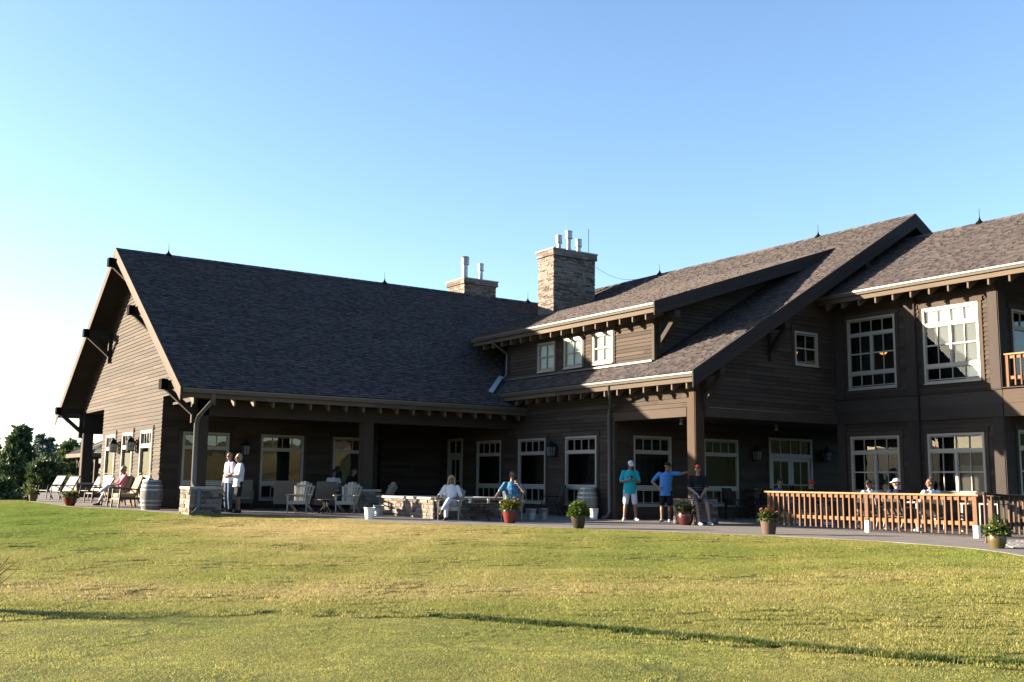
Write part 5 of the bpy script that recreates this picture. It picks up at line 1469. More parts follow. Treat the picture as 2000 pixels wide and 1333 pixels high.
def person(label, loc, heading, J, k=1.0, skin='skin', shirt='c_white', sleeve=.75, legs='shorts', legm='c_black', shoe='c_shoe', hair=None, hairm='h_dark', cap=None, brim=None, shades=False, wide=1.0, untucked=0.0, collar=True, mark=None, low=False):
    r = empty('person', loc, R_(heading), label, 'person')
    r.scale = (k, k, k)
    w = wide
    up = (J['nek']-J['pel']).normalized()
    lat = (J['shL']-J['shR']).normalized(); fwd = lat.cross(up).normalized(); lath = (J['hpL']-J['hpR']).normalized()
    fh = lath.cross(V(0, 0, 1)).normalized()
    def torso(bm, g, low_z=None):
        R = []
        pel, wai, che, nek = J['pel'], J['wai'], J['che'], J['nek']
        if low_z: R.append((pel+(pel-wai).normalized()*low_z, lath*(.175*w+g), fh*(.125*w+g)))
        R += [(pel-up*.06, lath*(.165*w+g), fh*(.115*w+g)), (pel+up*.02, lath*(.170*w+g), fh*(.120*w+g)), (wai, lat*(.150*w+g), fwd*(.112*w+g)), ((wai+che)/2, lat*(.158*w+g), fwd*(.117*w+g)), (che, lat*(.172*w+g), fwd*(.122*w+g)),
              (che+(nek-che)*.5, lat*(.168+g), fwd*(.108+g)), (che+(nek-che)*.78, lat*(.125+g), fwd*(.085+g)), (nek+up*.0, lat*(.070+g*.6), fwd*(.066+g*.6))]
        ell_tube(bm, R)
    # ---- body
    bm = bmesh.new()
    torso(bm, 0)
    hd = J['hed']; lk = J['look'].normalized(); hl = V(0, 0, 1).cross(lk).normalized(); hu = lk.cross(hl).normalized()
    Rm = Matrix((lk, hl, hu)).transposed()
    T = lambda x, y, z: hd+lk*x+hl*y+hu*z
    capsule(bm, J['nek']-up*.05, hd-hu*.05-lk*.012, .060, .054)
    ball(bm, T(-.012, 0, .028), .094, .074, .088, Rm)             # skull
    ball(bm, T(.018, 0, -.035), .070, .060, .078, Rm)             # face and jaw
    capsule(bm, T(.05, 0, -.092), T(.062, 0, -.09), .027, .022)   # chin
    capsule(bm, T(.084, 0, .012), T(.106, 0, -.022), .010, .0165)   # nose
    ball(bm, T(.070, 0, .026), .022, .058, .014, Rm)               # brow
    for s in (-1, 1):
        ball(bm, T(-.012, s*.077, -.005), .020, .010, .033, Rm); ball(bm, T(.055, s*.035, -.03), .026, .022, .02, Rm)
    ball(bm, T(.078, 0, -.053), .014, .027, .011, Rm)
    for S, sg in (('L', 1), ('R', -1)):
        sh, el, wr = J['sh'+S], J['el'+S], J['wr'+S]
        capsule(bm, J['che']+(J['nek']-J['che'])*.55+lat*sg*.09, sh, .07, .058)
        capsule(bm, sh, el, .056*w**.5, .041); capsule(bm, el, wr, .043, .027, mid=((0, .041), (.25, .045), (.6, .036)))
        hand(bm, wr, J['hd'+S], J['pl'+S], J.get('th'+S, sg), J['cu'+S])
        hp, kn, an = J['hp'+S], J['kn'+S], J['an'+S]
        capsule(bm, hp, kn, .088*w**.7, .056); capsule(bm, kn, an, .058, .038, mid=((0, .054), (.3, .060), (.65, .044)))
        to = J['to'+S].normalized(); capsule(bm, an-V(0, 0, .04)-to*.03, an-V(0, 0, .045)+to*.13, .038, .032)
    remeshed('body', bm, M[skin], r, .008 if not low else .011, 3)
    # ---- face details
    e = MB()
    if shades:
        for s in (-1, 1): e.beam(T(.088, s*.012, .004), T(.072, s*.056, .006), .012, .034, hu, .5)
        for s in (-1, 1): e.beam(T(.070, s*.058, .012), T(-.01, s*.080, .012), .005, .009, hu, .5)
        e.beam(T(.090, -.014, .010), T(.090, .014, .010), .006, .008, hu, .5)
        e.build('sunglasses', M['lens'], r)
    else:
        for s in (-1, 1): e.beam(T(.079, s*.020, .004), T(.071, s*.042, .004), .012, .011, hu, .5)
        for s in (-1, 1): e.beam(T(.083, s*.014, .024), T(.070, s*.050, .026), .010, .008, hu, .5)
        e.build('eyes', M['eye'], r)
    e = MB(); e.beam(T(.092, -.022, -.055), T(.092, .022, -.055), .008, .011, hu, .5); e.build('mouth', M['lips'], r)
    # ---- shirt
    bm = bmesh.new(); g = .016
    torso(bm, g, .09+untucked)
    for S, sg in (('L', 1), ('R', -1)):
        sh, el, wr = J['sh'+S], J['el'+S], J['wr'+S]
        capsule(bm, J['che']+(J['nek']-J['che'])*.5+lat*sg*.09, sh, .080, .066)
        if sleeve <= 1: capsule(bm, sh, sh+(el-sh)*sleeve, .066*w**.4, .062)
        else:
            capsule(bm, sh, el, .072, .058); capsule(bm, el, el+(wr-el)*(sleeve-1), .057, .045)
    if collar:
        for s in (-1, 1): capsule(bm, J['nek']+up*.01-fwd*.04+lat*s*.055, J['nek']-up*.05+fwd*.085+lat*s*.03, .024, .018, n=8)
    remeshed('shirt', bm, M[shirt], r, .012, 4)
    # ---- legs
    bm = bmesh.new(); gl = .02
    R = [(J['pel']-up*.09, lath*(.170*w+.006), fh*(.123*w+.006)), (J['pel']+up*.02, lath*(.165*w+.002), fh*(.117*w+.002))]
    ell_tube(bm, R)
    for S in 'LR':
        hp, kn, an = J['hp'+S], J['kn'+S], J['an'+S]
        if legs == 'shorts': capsule(bm, hp, hp+(kn-hp)*.90, .100*w**.7, .084)
        else:
            capsule(bm, hp, kn, .098*w**.7, .070); capsule(bm, kn, an+(kn-an)*(.1 if legs == 'trousers' else .3), .071, .058)
    remeshed('shorts' if legs == 'shorts' else 'trousers', bm, M[legm], r, .012, 4)
    # ---- shoes
    for S in 'LR':
        an = J['an'+S]; to = J['to'+S].normalized(); bm = bmesh.new(); dn = J.get('dn'+S, V(0, 0, -1))
        capsule(bm, an+dn*.045-to*.045, an+dn*.048+to*.15, .044, .040, .8, dn.cross(to)); capsule(bm, an-to*.02, an+dn*.035+to*.05, .044, .046)
        if dn.z < -.9: 
            bmesh.ops.bisect_plane(bm, geom=bm.verts[:]+bm.edges[:]+bm.faces[:], plane_co=(0, 0, an.z-.083), plane_no=(0, 0, 1), clear_inner=True)
            bmesh.ops.holes_fill(bm, edges=bm.edges)
        remeshed('shoe', bm, M[shoe], r, .010, 2)
    # ---- hair, cap
    if hair:
        bm = bmesh.new()
        if hair == 'long':
            ball(bm, T(-.022, 0, .042), .098, .088, .092, Rm)
            for s in (-1, 1):
                for t in range(4): capsule(bm, T(-.02-.02*t, s*.072, .04), T(.02-.035*t, s*(.105-.012*t), -.20), .036, .030)
            capsule(bm, T(-.075, 0, .03), T(-.09, 0, -.20), .07, .06)
        elif hair == 'tied':
            ball(bm, T(-.022, 0, .036), .098, .084, .094, Rm); ball(bm, T(-.13, 0, .0), .05, .05, .06, Rm)
            for s in (-1, 1): capsule(bm, T(-.02, s*.07, .02), T(-.04, s*.07, -.06), .022, .016)
        else:
            ball(bm, T(-.036, 0, .052), .100, .090, .094, Rm)
            ball(bm, T(-.05, 0, -.005), .070, .086, .08, Rm)
            if hair == 'quiff': capsule(bm, T(.05, -.035, .09), T(.05, .035, .09), .03, .03)
        remeshed('hair', bm, M[hairm], r, .010, 2)
    if cap:
        bm = bmesh.new(); ball(bm, T(-.012, 0, .045), .104, .086, .088, Rm)
        bmesh.ops.bisect_plane(bm, geom=bm.verts[:]+bm.edges[:]+bm.faces[:], plane_co=T(0, 0, .034), plane_no=hu, clear_inner=True)
        bmesh.ops.holes_fill(bm, edges=bm.edges)
        c = remeshed('cap', bm, M[cap], r, .008, 1)
        m = MB(); P = []
        for i in range(13):
            a = -1.25+2.5*i/12; P.append(T(.035+.135*math.cos(a*.95), .084*math.sin(a)/math.sin(1.25), .040-.018*(1-abs(a)/1.25)*1.2-.0))
        Q = [T(.02, p, .044) for p in (.080, -.080)]
        m.prism(P+[Q[0], Q[1]], hu*.008, .5); m.build('cap_brim', M[brim or cap], c)
        if hair is None:
            bm = bmesh.new(); ball(bm, T(-.05, 0, .0), .062, .076, .06, Rm); remeshed('hair', bm, M[hairm], r, .010, 2)
    if mark:
        m = MB(); o = T(.088, .012, .075)
        for k in range(6):
            q = o-hl*(k*.008)+hu*(.002*(k-2)**2*.35); m.face([q+lk*.008-hl*.005-hu*.004, q+lk*.008+hl*.005-hu*.004, q+lk*.008+hl*.005+hu*.005, q+lk*.008-hl*.005+hu*.005], None, .5)
        m.build('emblem', M[mark], r)
    return r

PX = lambda x, y: (x, y, gz(y))
# 1 bald man in the lavender shirt and jeans
J = STAND(); J.update(look=V(.95, .30, .02), elR=V(-.08, -.25, 1.16), wrR=V(-.02, -.31, .93), elL=V(.05, .28, 1.15), wrL=V(.16, .08, 1.06), hdL=V(.3, -1, .1), plL=V(-1, 0, 0), cuL=.7)
J['elR'], J['wrR'] = V(-.02, -.27, 1.15), V(.03, -.30, .90)
person('bald man in a pale lavender shirt and blue jeans standing beside the left stone pier', PX(11.03, 32.13), 190, J, 1.055, 'skin_red', 'c_lav', .85, 'trousers', 'c_jeans', 'c_black', hair=None, wide=1.08)
# 2 grey haired partner
J = STAND(); J.update(pel=V(.02, 0, .95), look=V(1, .05, -.12), elL=V(.04, .24, 1.15), wrL=V(.26, .10, 1.10), elR=V(.02, -.25, 1.15), wrR=V(.25, -.06, 1.08), hdL=V(1, -.35, .15), hdR=V(1, .3, .2), plL=V(0, -.5, .8), plR=V(0, .5, .8), cuL=.9, cuR=.9, hed=V(.05, 0, 1.65))
p2 = person('grey haired person in an untucked white shirt and black shorts standing against the bald man', PX(11.10, 31.42), 172, J, 1.025, 'skin_tan', 'c_white', 1.7, 'shorts', 'c_black', 'c_black', hair='short', hairm='h_grey', wide=1.1, untucked=.08)
ph = empty('phone', (0, 0, 0), 0, 'small dark phone held at waist height by the grey haired person', 'phone')
m = MB(); m.box(-.006, .006, -.036, .036, -.07, .07, .5); m.build('phone_body', M['lens'], ph)
ph.location = p2.matrix_basis @ V(.37, .02, 1.14); ph.rotation_euler = (0, .7, R_(172))
# 3 man in pink, seated cross-legged
J = SEAT(.46); J.update(pel=V(-.08, 0, .55), wai=V(-.13, 0, .69), che=V(-.17, 0, .89), nek=V(-.17, 0, 1.07), hed=V(-.11, 0, 1.23), look=V(1, .1, -.25), shL=V(-.17, .185, 1.01), shR=V(-.17, -.185, 1.01), elL=V(.02, .25, .76), wrL=V(.22, .1, .70), elR=V(.02, -.25, .76), wrR=V(.22, -.1, .70), hpL=V(-.06, .1, .53), hpR=V(-.06, -.1, .53),
              knL=V(.38, .04, .66), anL=V(.66, -.06, .42), toL=V(.75, -.1, .2), dnL=V(.25, -.05, -1), knR=V(.38, -.1, .55), anR=V(.62, -.1, .09), cuL=.9, cuR=.9)
person('person in a pink shirt and pale trousers seated with crossed legs', PX(8.93, 37.3), 180, J, 1.0, 'skin_tan', 'c_pink', 1.4, 'capri', 'c_pale', 'c_brown', hair='short', hairm='h_grey', shades=True)
# 4 woman in shade, 5 young man in black
J = SEAT(.46); J.update(look=V(1, .1, -.3), wrL=V(.22, .05, .74), wrR=V(.22, -.05, .74), hed=V(.0, 0, 1.25))
person('dark haired woman in a white patterned top seated in the shade between two adirondack chairs', PX(15.4, 33.85), 262, J, 1.0, 'skin', 'c_white', .35, 'trousers', 'c_jeans', 'c_black', hair='tied', hairm='h_dark', collar=False, low=True)
J = SEAT(.46); J.update(che=V(.02, 0, .9), nek=V(.08, 0, 1.07), hed=V(.14, 0, 1.22), shL=V(.06, .185, 1.02), shR=V(.06, -.185, 1.02), look=V(1, -.1, -.35), wrL=V(.36, .05, .8), wrR=V(.36, -.05, .8), elL=V(.16, .24, .78), elR=V(.16, -.24, .78))
person('young person in black leaning over in the shade against the middle timber post', PX(16.15, 34.1), 300, J, 1.08, 'skin', 'c_black', .7, 'trousers', 'c_black', 'c_black', hair='short', hairm='h_dark', low=True)
# 6 blonde woman
J = SEAT(.40); J.update(pel=V(-.02, 0, .50), wai=V(-.09, 0, .64), che=V(-.16, 0, .84), nek=V(-.19, 0, 1.02), hed=V(-.15, 0, 1.18), look=V(1, -.08, -.02), shL=V(-.17, .17, .96), shR=V(-.17, -.17, .96), elR=V(-.05, -.33, .72), wrR=V(.19, -.38, .66), hdR=V(1, -.3, -.15), plR=V(0, 0, -1),
              elL=V(-.07, .29, .71), wrL=V(.14, .10, .64), hdL=V(.6, -1, 0), plL=V(0, 0, -1), hpL=V(0, .09, .49), hpR=V(0, -.09, .49), knL=V(.42, -.02, .60), anL=V(.66, -.20, .30), toL=V(.8, -.35, -.35), dnL=V(-.3, -.1, -1), knR=V(.43, -.10, .50), anR=V(.52, -.10, .085), toR=V(1, -.3, 0))
person('seated blonde woman with crossed legs in white blouse and sunglasses', PX(15.58, 26.10), 236, J, 1.0, 'skin_tan', 'c_white', 1.35, 'trousers', 'c_pale', 'c_brown', hair='long', hairm='h_blonde', shades=True, wide=.95)
# 7 man in the blue print shirt
J = SEAT(.42); J.update(pel=V(-.02, 0, .52), wai=V(-.08, 0, .67), che=V(-.13, 0, .88), nek=V(-.15, 0, 1.08), hed=V(-.09, 0, 1.25), look=V(1, -.05, -.05), shL=V(-.13, .20, 1.01), shR=V(-.13, -.20, 1.01), elL=V(.09, .36, .80), wrL=V(.14, .16, 1.02), hdL=V(-.1, -.6, .9), plL=V(-1, 0, 0), cuL=1.2,
              elR=V(-.02, -.36, .78), wrR=V(.2, -.46, .62), hdR=V(1, -.3, -.2), plR=V(0, 0, -1))
person('man in sunglasses and a blue print shirt seated with a hand at his mouth', PX(17.38, 25.58), 233, J, 1.06, 'skin_red', 'c_aloha', .85, 'shorts', 'c_black', 'c_black', hair='short', hairm='h_dark', shades=True, wide=1.18)
# 8 turquoise polo, reading his phone
J = STAND(); J.update(hed=V(.06, .02, 1.645), look=V(.93, .12, -.38), elR=V(.02, -.27, 1.15), wrR=V(.24, -.06, 1.19), hdR=V(.5, .75, .45), plR=V(.2, .5, .8), elL=V(.04, .27, 1.14), wrL=V(.23, .12, 1.16), hdL=V(.45, -.7, .55), plL=V(.2, -.5, .8), cuL=.9, cuR=.9,
               anL=V(0, .17, .085), anR=V(-.02, -.17, .085), knL=V(.03, .14, .5), knR=V(.03, -.13, .5), toL=V(1, .55, 0), toR=V(1, -.25, 0))
p8 = person('man in turquoise polo, white checked shorts and white cap looking at his phone', PX(20.88, 24.3), 233, J, 1.035, 'skin_red', 'c_turq', .85, 'shorts', 'c_check', 'c_shoew', cap='c_white', hairm='h_brown', wide=1.12, untucked=.06, mark='c_black')
ph = empty('phone', (0, 0, 0), 0, 'small black phone in the hands of the man in the turquoise polo', 'phone')
m = MB(); m.box(-.006, .006, -.036, .036, -.07, .07, .5); m.build('phone_body', M['lens'], ph)
ph.location = p8.matrix_basis @ V(.30, .03, 1.27); ph.rotation_euler = (0, .6, R_(233))
# 9 blue polo, arm against the post
J = STAND(); J.update(hed=V(.04, .07, 1.65), look=V(.55, .84, -.12), nek=V(0, .035, 1.48), che=V(0, .015, 1.29), shL=V(.0, .21, 1.45), elL=V(.05, .47, 1.44), wrL=V(.10, .70, 1.50), hdL=V(.1, 1, .05), plL=V(0, .2, -1), cuL=.25,
               elR=V(-.10, -.40, 1.19), wrR=V(.06, -.22, 1.04), hdR=V(.75, .6, -.25), plR=V(-.3, .8, -.2), cuR=.4, anL=V(-.02, .10, .085), anR=V(0, -.12, .085), toL=V(1, .05, 0), toR=V(1, -.4, 0))
person('man in bright blue polo and black shorts leaning one arm on the timber post', PX(21.2, 23.05), 226, J, 1.0, 'skin_tan', 'c_blue', .80, 'shorts', 'c_black', 'c_shoe', cap='c_black', hairm='h_brown', wide=1.08, untucked=.08)
# 10 man sitting on the stone pier
J = SEAT(.70); J.update(pel=V(-.05, 0, .80), wai=V(-.05, 0, .95), che=V(-.03, 0, 1.15), nek=V(.0, 0, 1.34), hed=V(.04, 0, 1.51), look=V(.92, -.38, .02), shL=V(-.02, .19, 1.28), shR=V(-.02, -.19, 1.28), elL=V(.06, .24, 1.0), wrL=V(.27, .07, .82), elR=V(.06, -.25, 1.0), wrR=V(.27, -.05, .82), hdL=V(.5, -.3, -1), hdR=V(.5, .3, -1), plL=V(-.3, -1, 0), plR=V(-.3, 1, 0), cuL=.8, cuR=.8,
              hpL=V(0, .1, .78), hpR=V(0, -.1, .78), knL=V(.37, .17, .60), knR=V(.38, -.13, .60), anL=V(.50, .22, .085), anR=V(.55, -.07, .085), toL=V(1, .45, 0), toR=V(1, .4, 0))
person('man in navy striped polo and dark red cap sitting on the right stone pier', PX(20.98, 21.48), 236, J, 1.03, 'skin', 'c_stripe', .85, 'shorts', 'c_grey', 'c_shoe', cap='c_red', brim='c_black', hairm='h_brown', shades=True, mark='c_pink')
# 11-15 diners behind the railing
def diner(label, x, y, head, turn, **kw):
    J = SEAT(.46); a = R_(turn); J['look'] = V(math.cos(a), math.sin(a), -.08); J['wrL'] = V(.34, .16, .78); J['wrR'] = V(.34, -.16, .78); J['elL'] = V(.1, .25, .76); J['elR'] = V(.1, -.25, .76)
    kw['k'] = kw['k']*.915; return person(label, PX(x, y), head, J, low=True, **kw)
diner('dark haired diner in a royal blue shirt at the left end of the railing', 24.2, 21.25, 290, -55, k=1.03, skin='skin_red', shirt='c_royal', legm='c_grey', hair='quiff', hairm='h_dark')
diner('diner in a red cap seated behind the railing in front of the double doors', 24.35, 20.2, 280, -30, k=1.02, skin='skin_red', shirt='c_black', legm='c_grey', cap='c_red', hairm='h_dark', shades=True)
diner('diner in a black and white cap and pale shirt behind the railing', 23.55, 17.66, 60, 120, k=1.02, skin='skin_tan', shirt='c_pale', legm='c_grey', cap='c_black', hairm='h_dark')
diner('diner in a white cap and navy shirt behind the middle of the railing', 23.3, 16.63, 50, 95, k=1.05, skin='skin', shirt='c_navy', legm='c_grey', cap='c_white', hairm='h_brown', wide=1.1)
diner('bare headed brown haired diner in a pale shirt behind the railing, nearest the maroon post', 23.3, 15.67, 60, 90, k=1.05, skin='skin_tan', shirt='c_pale', legm='c_grey', hair='short', hairm='h_brown')
# ------------------------------------------------------------------ trees
def pine(x, y, H, W_, label, seed, mat='pine', n=3200, dens=1.0, lobes=None, bare=.12):
    rs = random.Random(seed); z = hz(x, y)-.1
    r = empty('pine_tree', (x, y, z), rs.uniform(0, 6), label, 'tree', 'pine trees left of the clubhouse')
    m = MB(); P = []; 
    for i in range(9):
        t = i/8; P.append((rs.uniform(-.05, .05)*H*.1, rs.uniform(-.05, .05)*H*.1, H*t*.96))
    rad = [max(.02, H*.024*(1-t*.95)) for t in [i/8 for i in range(9)]]
    m.tube(P, rad, 8)
    tips = []
    k = int(34*dens)
    for i in range(k):
        t = bare+(1-bare)*(i+rs.random())/k; a = i*2.4+rs.uniform(-.5, .5)
        shape = min(1, ((1-t)*1.25+.1)**.75)*(.75+.25*math.sin(t*9+seed)); L = W_*.5*shape*rs.uniform(.6, 1.15)
        z0 = H*t*.95; d = Vector((math.cos(a), math.sin(a), rs.uniform(.0, .35))); 
        p0 = Vector((0, 0, z0)); p1 = p0+d*L*.55; p2 = p0+d*L+Vector((0, 0, L*.10))
        m.tube([p0, p1, p2], [max(.012, H*.007*(1-t)+.01), H*.004+.006, .006], 5)
        for q in range(max(3, int(L/.45))):
            s = rs.uniform(.28, 1.05); c = p0+(p2-p0)*s+Vector((rs.uniform(-1, 1), rs.uniform(-1, 1), rs.uniform(-.25, .6)))*.20*L*.6
            tips.append((c, .30+.17*L*rs.uniform(.6, 1.2)))
    tips.append((Vector((0, 0, H*.97)), .35))
    m.build('trunk', M['bark'], r)
    f = MB(); per = max(6, int(2.0*n/len(tips)))
    for c, R in tips:
        tn = rs.random()
        for j in range(per):
            v = Vector((rs.gauss(0, 1), rs.gauss(0, 1), rs.gauss(0, .55))); v = v.normalized()*rs.random()**.5*R
            p = c+v; d = (v.normalized()+Vector((rs.uniform(-.6, .6), rs.uniform(-.6, .6), rs.uniform(.1, .9)))).normalized()
            L = rs.uniform(.16, .36)*(1+H*.03); f.leaf(p, d, (rs.uniform(-1, 1), rs.uniform(-1, 1), rs.uniform(-1, 1)), L, L*.55, min(1, max(0, tn*.55+rs.random()*.45)), bend=.2)
    f.build('crown', M[mat], r)
    return r
def polar(px, dist):
    # ground position of the picture column px at a distance
    d = CF+CR*((px-1000)/FPX); a = math.atan2(d.y, d.x); return dist*math.cos(a), dist*math.sin(a)
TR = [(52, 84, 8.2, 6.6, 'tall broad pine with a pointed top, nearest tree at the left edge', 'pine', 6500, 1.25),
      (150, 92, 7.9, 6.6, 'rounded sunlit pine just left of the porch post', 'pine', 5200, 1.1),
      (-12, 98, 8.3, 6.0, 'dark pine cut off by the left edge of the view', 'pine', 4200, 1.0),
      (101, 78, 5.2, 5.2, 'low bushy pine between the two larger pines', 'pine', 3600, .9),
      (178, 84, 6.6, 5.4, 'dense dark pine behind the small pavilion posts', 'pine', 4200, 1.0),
      (95, 165, 11.0, 7.5, 'hazy far pine rising behind the gap between the two front pines', 'hazed_pine', 3200, .9),
      (112, 172, 10.8, 7.0, 'second hazy far pine right of the first in the gap', 'hazed_pine', 3000, .9),
      (5, 150, 10.0, 8.0, 'hazy far pine at the left edge behind the nearest tree', 'hazed_pine', 3200, .9),
      (188, 170, 10.8, 6.0, 'thin far pine seen over the pavilion roof', 'hazed_pine', 2200, .8),
      (176, 150, 9.4, 6.0, 'far pine close behind the porch post', 'hazed_pine', 2600, .8),
      (130, 150, 8.0, 7.0, 'far pine low behind the rounded sunlit pine', 'hazed_pine', 2600, .8),
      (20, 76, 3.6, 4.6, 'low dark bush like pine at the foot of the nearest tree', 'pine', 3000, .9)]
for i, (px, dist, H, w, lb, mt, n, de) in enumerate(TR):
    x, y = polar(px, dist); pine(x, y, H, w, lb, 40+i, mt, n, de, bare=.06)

# dry shrub at the left edge and a seed stalk on the green
rs = random.Random(3)
x, y = polar(-15, 14.0)
sh = empty('dry_shrub', (x, y, hz(x, y)), 0, 'dry twiggy shrub poking in at the left edge of the lawn', 'shrub')
m = MB(); f = MB()
for i in range(90):
    a = rs.uniform(0, 6.3); L = rs.uniform(.25, .75); d = Vector((math.cos(a)*rs.uniform(.2, .8), math.sin(a)*rs.uniform(.2, .8), 1)).normalized()
    p0 = Vector((rs.uniform(-.1, .1), rs.uniform(-.1, .1), 0)); p1 = p0+d*L*.6; p2 = p0+d*L+Vector((math.cos(a), math.sin(a), -.2))*.12*L
    m.tube([p0, p1, p2], [.006, .004, .002], 4)
    for j in range(8): q = p0+d*L*rs.uniform(.3, 1); f.leaf(q, (rs.uniform(-1, 1), rs.uniform(-1, 1), rs.uniform(0, 1)), (0, 0, 1), .06, .012, rs.random())
m.build('twigs', M['dry_twig'], sh); f.build('foliage', M['leaf_dark'], sh)
x, y = polar(1121, 9.4)
st = empty('seed_stalk', (x, y, hz(x, y)), 0, 'single pale dry grass stalk standing on the mown green', 'grass stalk')
m = MB(); m.tube([(0, 0, 0), (.004, .002, .1), (.0, .006, .18)], [.0035, .003, .002], 5)
for i in range(10): m.leaf((rs.uniform(-.008, .008), rs.uniform(-.008, .008), .15+i*.005), (rs.uniform(-1, 1), rs.uniform(-1, 1), 1), (1, 0, 0), .03, .008)
m.build('stalk', M['dry_twig'], st)

# ------------------------------------------------------------------ grass: small patches of blades scattered with geometry nodes
def blade_patch(name, n, R, hmin, hmax, wid, seed, lean=.5, mat='grass'):
    rs = random.Random(seed); m = MB()
    for i in range(n):
        a = rs.uniform(0, 2*PI); q = R*math.sqrt(rs.random()); p = Vector((q*math.cos(a), q*math.sin(a), -.012))
        h = rs.uniform(hmin, hmax); a2 = rs.uniform(0, 2*PI); b = Vector((math.cos(a2), math.sin(a2), 0)); s = Vector((-b.y, b.x, 0))*wid*rs.uniform(.7, 1.3)/2
        l = rs.uniform(.05, lean)*h; m1 = p+Vector((0, 0, h*.6))+b*l*.4; t = p+Vector((0, 0, h*rs.uniform(.8, 1)))+b*l*1.3
        tn = rs.random()
        m.face([p-s, p+s, m1+s*.8, m1-s*.8], [(0, 0)]*4, tn); m.face([m1-s*.8, m1+s*.8, t], [(0, 0)]*3, tn)
    o = m.build(name, M[mat]); COL.objects.unlink(o); return o
def scatter(name, pts, protos, label):
    gcol = bpy.data.collections.new(name+'_blades')
    for p in protos: gcol.objects.link(p)
    me = bpy.data.meshes.new(name); me.from_pydata([p[0] for p in pts], [], [])
    at = me.attributes.new('sc', 'FLOAT', 'POINT'); at.data.foreach_set('value', [p[1] for p in pts])
    o = bpy.data.objects.new(name, me); COL.objects.link(o); tag(o, label, 'grass', kind='stuff')
    ng = bpy.data.node_groups.new(name+'_scatter', 'GeometryNodeTree')
    ng.interface.new_socket('Geometry', in_out='INPUT', socket_type='NodeSocketGeometry'); ng.interface.new_socket('Geometry', in_out='OUTPUT', socket_type='NodeSocketGeometry')
    N = lambda t: ng.nodes.new(t)
    gi, go = N('NodeGroupInput'), N('NodeGroupOutput')
    m2p = N('GeometryNodeMeshToPoints'); ci = N('GeometryNodeCollectionInfo'); ci.inputs['Collection'].default_value = gcol; ci.inputs['Separate Children'].default_value = True; ci.inputs['Reset Children'].default_value = True
    ip = N('GeometryNodeInstanceOnPoints'); ip.inputs['Pick Instance'].default_value = True
    ri = N('FunctionNodeRandomValue'); ri.data_type = 'INT'; ri.inputs[4].default_value = 0; ri.inputs[5].default_value = len(protos)-1
    rv = N('FunctionNodeRandomValue'); rv.data_type = 'FLOAT_VECTOR'; rv.inputs[0].default_value = (0, 0, 0); rv.inputs[1].default_value = (0, 0, 6.283)
    na = N('GeometryNodeInputNamedAttribute'); na.data_type = 'FLOAT'; na.inputs['Name'].default_value = 'sc'
    l = ng.links.new
    l(gi.outputs[0], m2p.inputs[0]); l(m2p.outputs[0], ip.inputs['Points']); l(ci.outputs[0], ip.inputs['Instance']); l(ri.outputs[2], ip.inputs['Instance Index']); l(rv.outputs[0], ip.inputs['Rotation']); l(na.outputs['Attribute'], ip.inputs['Scale']); l(ip.outputs[0], go.inputs[0])
    md = o.modifiers.new('scatter', 'NODES'); md.node_group = ng
    return o
def lawn():
    rs = random.Random(21); near = []; rough = []; fringe = []
    a0, a1 = YAW-R_(31), YAW+R_(31)
    st = .27
    def inside(x, y):
        r = math.hypot(x, y); a = math.atan2(y, x); return 6.5 < r < 47 and a0 < a < a1
    y = 2.0
    while y < 47:
        x = -6.0
        while x < 22:
            px, py = x+rs.uniform(-.13, .13), y+rs.uniform(-.13, .13)
            if inside(px, py):
                dE = sdist(EDGE, px, py)
                if dE > .10 or (dE < -.4 and py > 43.6 and px < 6.6):
                    dF = sdist(FOOT, px, py); z = hz(px, py)
                    if dF > .12: near.append(((px, py, z), rs.uniform(.85, 1.15)))
                    else: rough.append(((px, py, z), rs.uniform(.75, 1.2)*(1.0 if dE > .3 else .75)))
            x += st
        y += st
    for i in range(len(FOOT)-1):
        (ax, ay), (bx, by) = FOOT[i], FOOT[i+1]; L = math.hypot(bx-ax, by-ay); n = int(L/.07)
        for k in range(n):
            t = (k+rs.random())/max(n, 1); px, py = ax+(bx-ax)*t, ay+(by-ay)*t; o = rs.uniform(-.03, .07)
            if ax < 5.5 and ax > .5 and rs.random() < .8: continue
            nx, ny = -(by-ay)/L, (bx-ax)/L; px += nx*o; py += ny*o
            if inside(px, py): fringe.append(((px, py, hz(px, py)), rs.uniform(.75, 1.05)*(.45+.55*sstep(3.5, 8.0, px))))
    for i in range(len(EDGE)-1):
        (ax, ay), (bx, by) = EDGE[i], EDGE[i+1]; L = math.hypot(bx-ax, by-ay); n = int(L/.10)
        for k in range(n):
            t = (k+rs.random())/max(n, 1); px, py = ax+(bx-ax)*t, ay+(by-ay)*t; nx, ny = (by-ay)/L, -(bx-ax)/L; o = rs.uniform(.0, .13); px += nx*o; py += ny*o
            if inside(px, py): rough.append(((px, py, hz(px, py)), rs.uniform(.6, 1.05)))
    scatter('green_grass', near, [blade_patch('short_blades', 1100, .25, .010, .026, .0042, 60+i, .9, 'green') for i in range(4)], 'short mown grass of the green in the foreground')
    scatter('lawn_grass', rough, [blade_patch('lawn_blades', 820, .27, .014, .040, .0054, 70+i, .9) for i in range(5)], 'yellow green lawn grass on the slope below the patio')
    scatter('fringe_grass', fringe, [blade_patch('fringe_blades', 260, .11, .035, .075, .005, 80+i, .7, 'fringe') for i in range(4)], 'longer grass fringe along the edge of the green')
lawn()

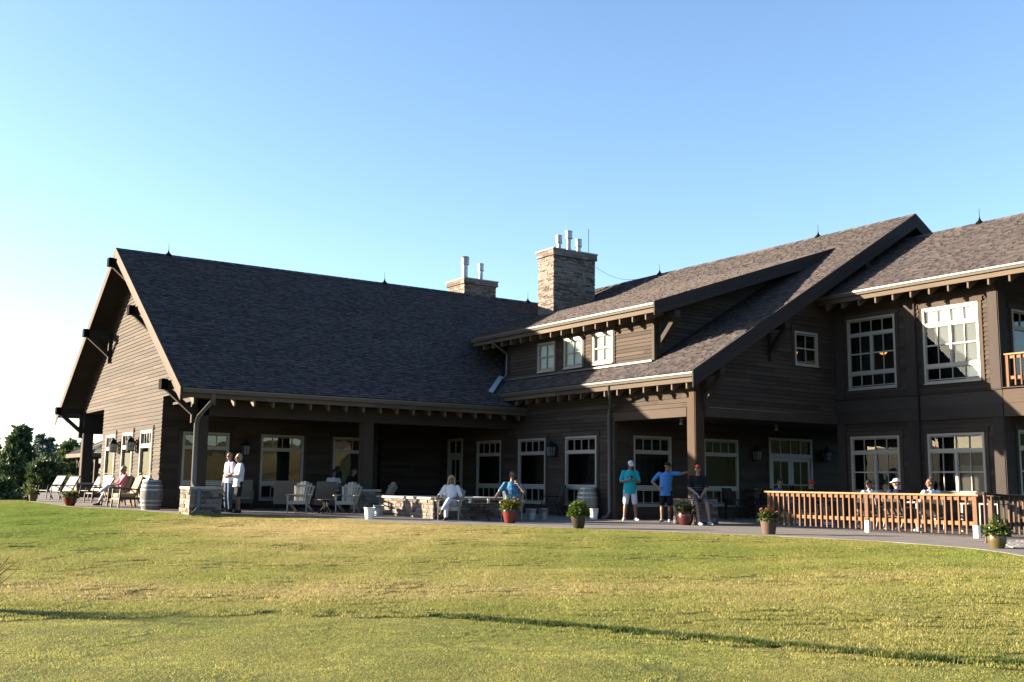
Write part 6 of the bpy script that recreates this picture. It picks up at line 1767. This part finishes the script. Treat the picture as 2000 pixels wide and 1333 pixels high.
# ------------------------------------------------------------------ light, sky, camera
SUN_AZ, SUN_EL = 139.5, 11.4      # direction towards the sun
a, e = R_(SUN_AZ), R_(SUN_EL)
sd = Vector((math.cos(a)*math.cos(e), math.sin(a)*math.cos(e), math.sin(e)))
L = bpy.data.lights.new('sun', 'SUN'); L.energy = 5.0; L.angle = R_(.53); L.color = (1.0, .83, .61)
so = bpy.data.objects.new('sun', L); COL.objects.link(so); so.rotation_mode = 'QUATERNION'; so.rotation_quaternion = sd.to_track_quat('Z', 'Y'); so.location = sd*60
w = bpy.data.worlds.new('World'); scn.world = w; w.use_nodes = True; nt = w.node_tree; nt.nodes.clear()
sky = nt.nodes.new('ShaderNodeTexSky'); sky.sky_type = 'NISHITA'; sky.sun_disc = False; sky.sun_elevation = e; sky.sun_rotation = R_(90-SUN_AZ)
sky.altitude = 1200; sky.air_density = 1.0; sky.dust_density = 1.8; sky.ozone_density = 2.0
bg = nt.nodes.new('ShaderNodeBackground'); bg.inputs[1].default_value = .064
wo = nt.nodes.new('ShaderNodeOutputWorld'); tint = nt.nodes.new('ShaderNodeMixRGB'); tint.blend_type = 'MULTIPLY'; tint.inputs[0].default_value = 1; tint.inputs[2].default_value = (.92, .937, .97, 1)
nt.links.new(sky.outputs[0], tint.inputs[1]); nt.links.new(tint.outputs[0], bg.inputs[0]); nt.links.new(bg.outputs[0], wo.inputs[0])
cd = bpy.data.cameras.new('camera'); cam = bpy.data.objects.new('camera', cd); COL.objects.link(cam)
cd.sensor_fit = 'HORIZONTAL'; cd.sensor_width = 36.0; cd.lens = 36.0*FPX/2000; cd.clip_end = 8000; cd.clip_start = .1
mw = Matrix((CR, CU, -CF)).transposed().to_4x4(); mw.translation = (0, 0, CAMZ); cam.matrix_world = mw
scn.camera = cam
vs = scn.view_settings; scn.display_settings.display_device = 'sRGB'; vs.view_transform = 'Standard'; vs.look = 'None'; vs.gamma = 1; vs.exposure = 2.75; vs.use_curve_mapping = False
scn.render.engine = 'CYCLES'; scn.cycles.use_denoising = True; scn.cycles.max_bounces = 6; scn.cycles.transparent_max_bounces = 12; scn.cycles.diffuse_bounces = 3; scn.cycles.glossy_bounces = 3
scn.cycles.sample_clamp_indirect = 8
scn.render.film_transparent = False
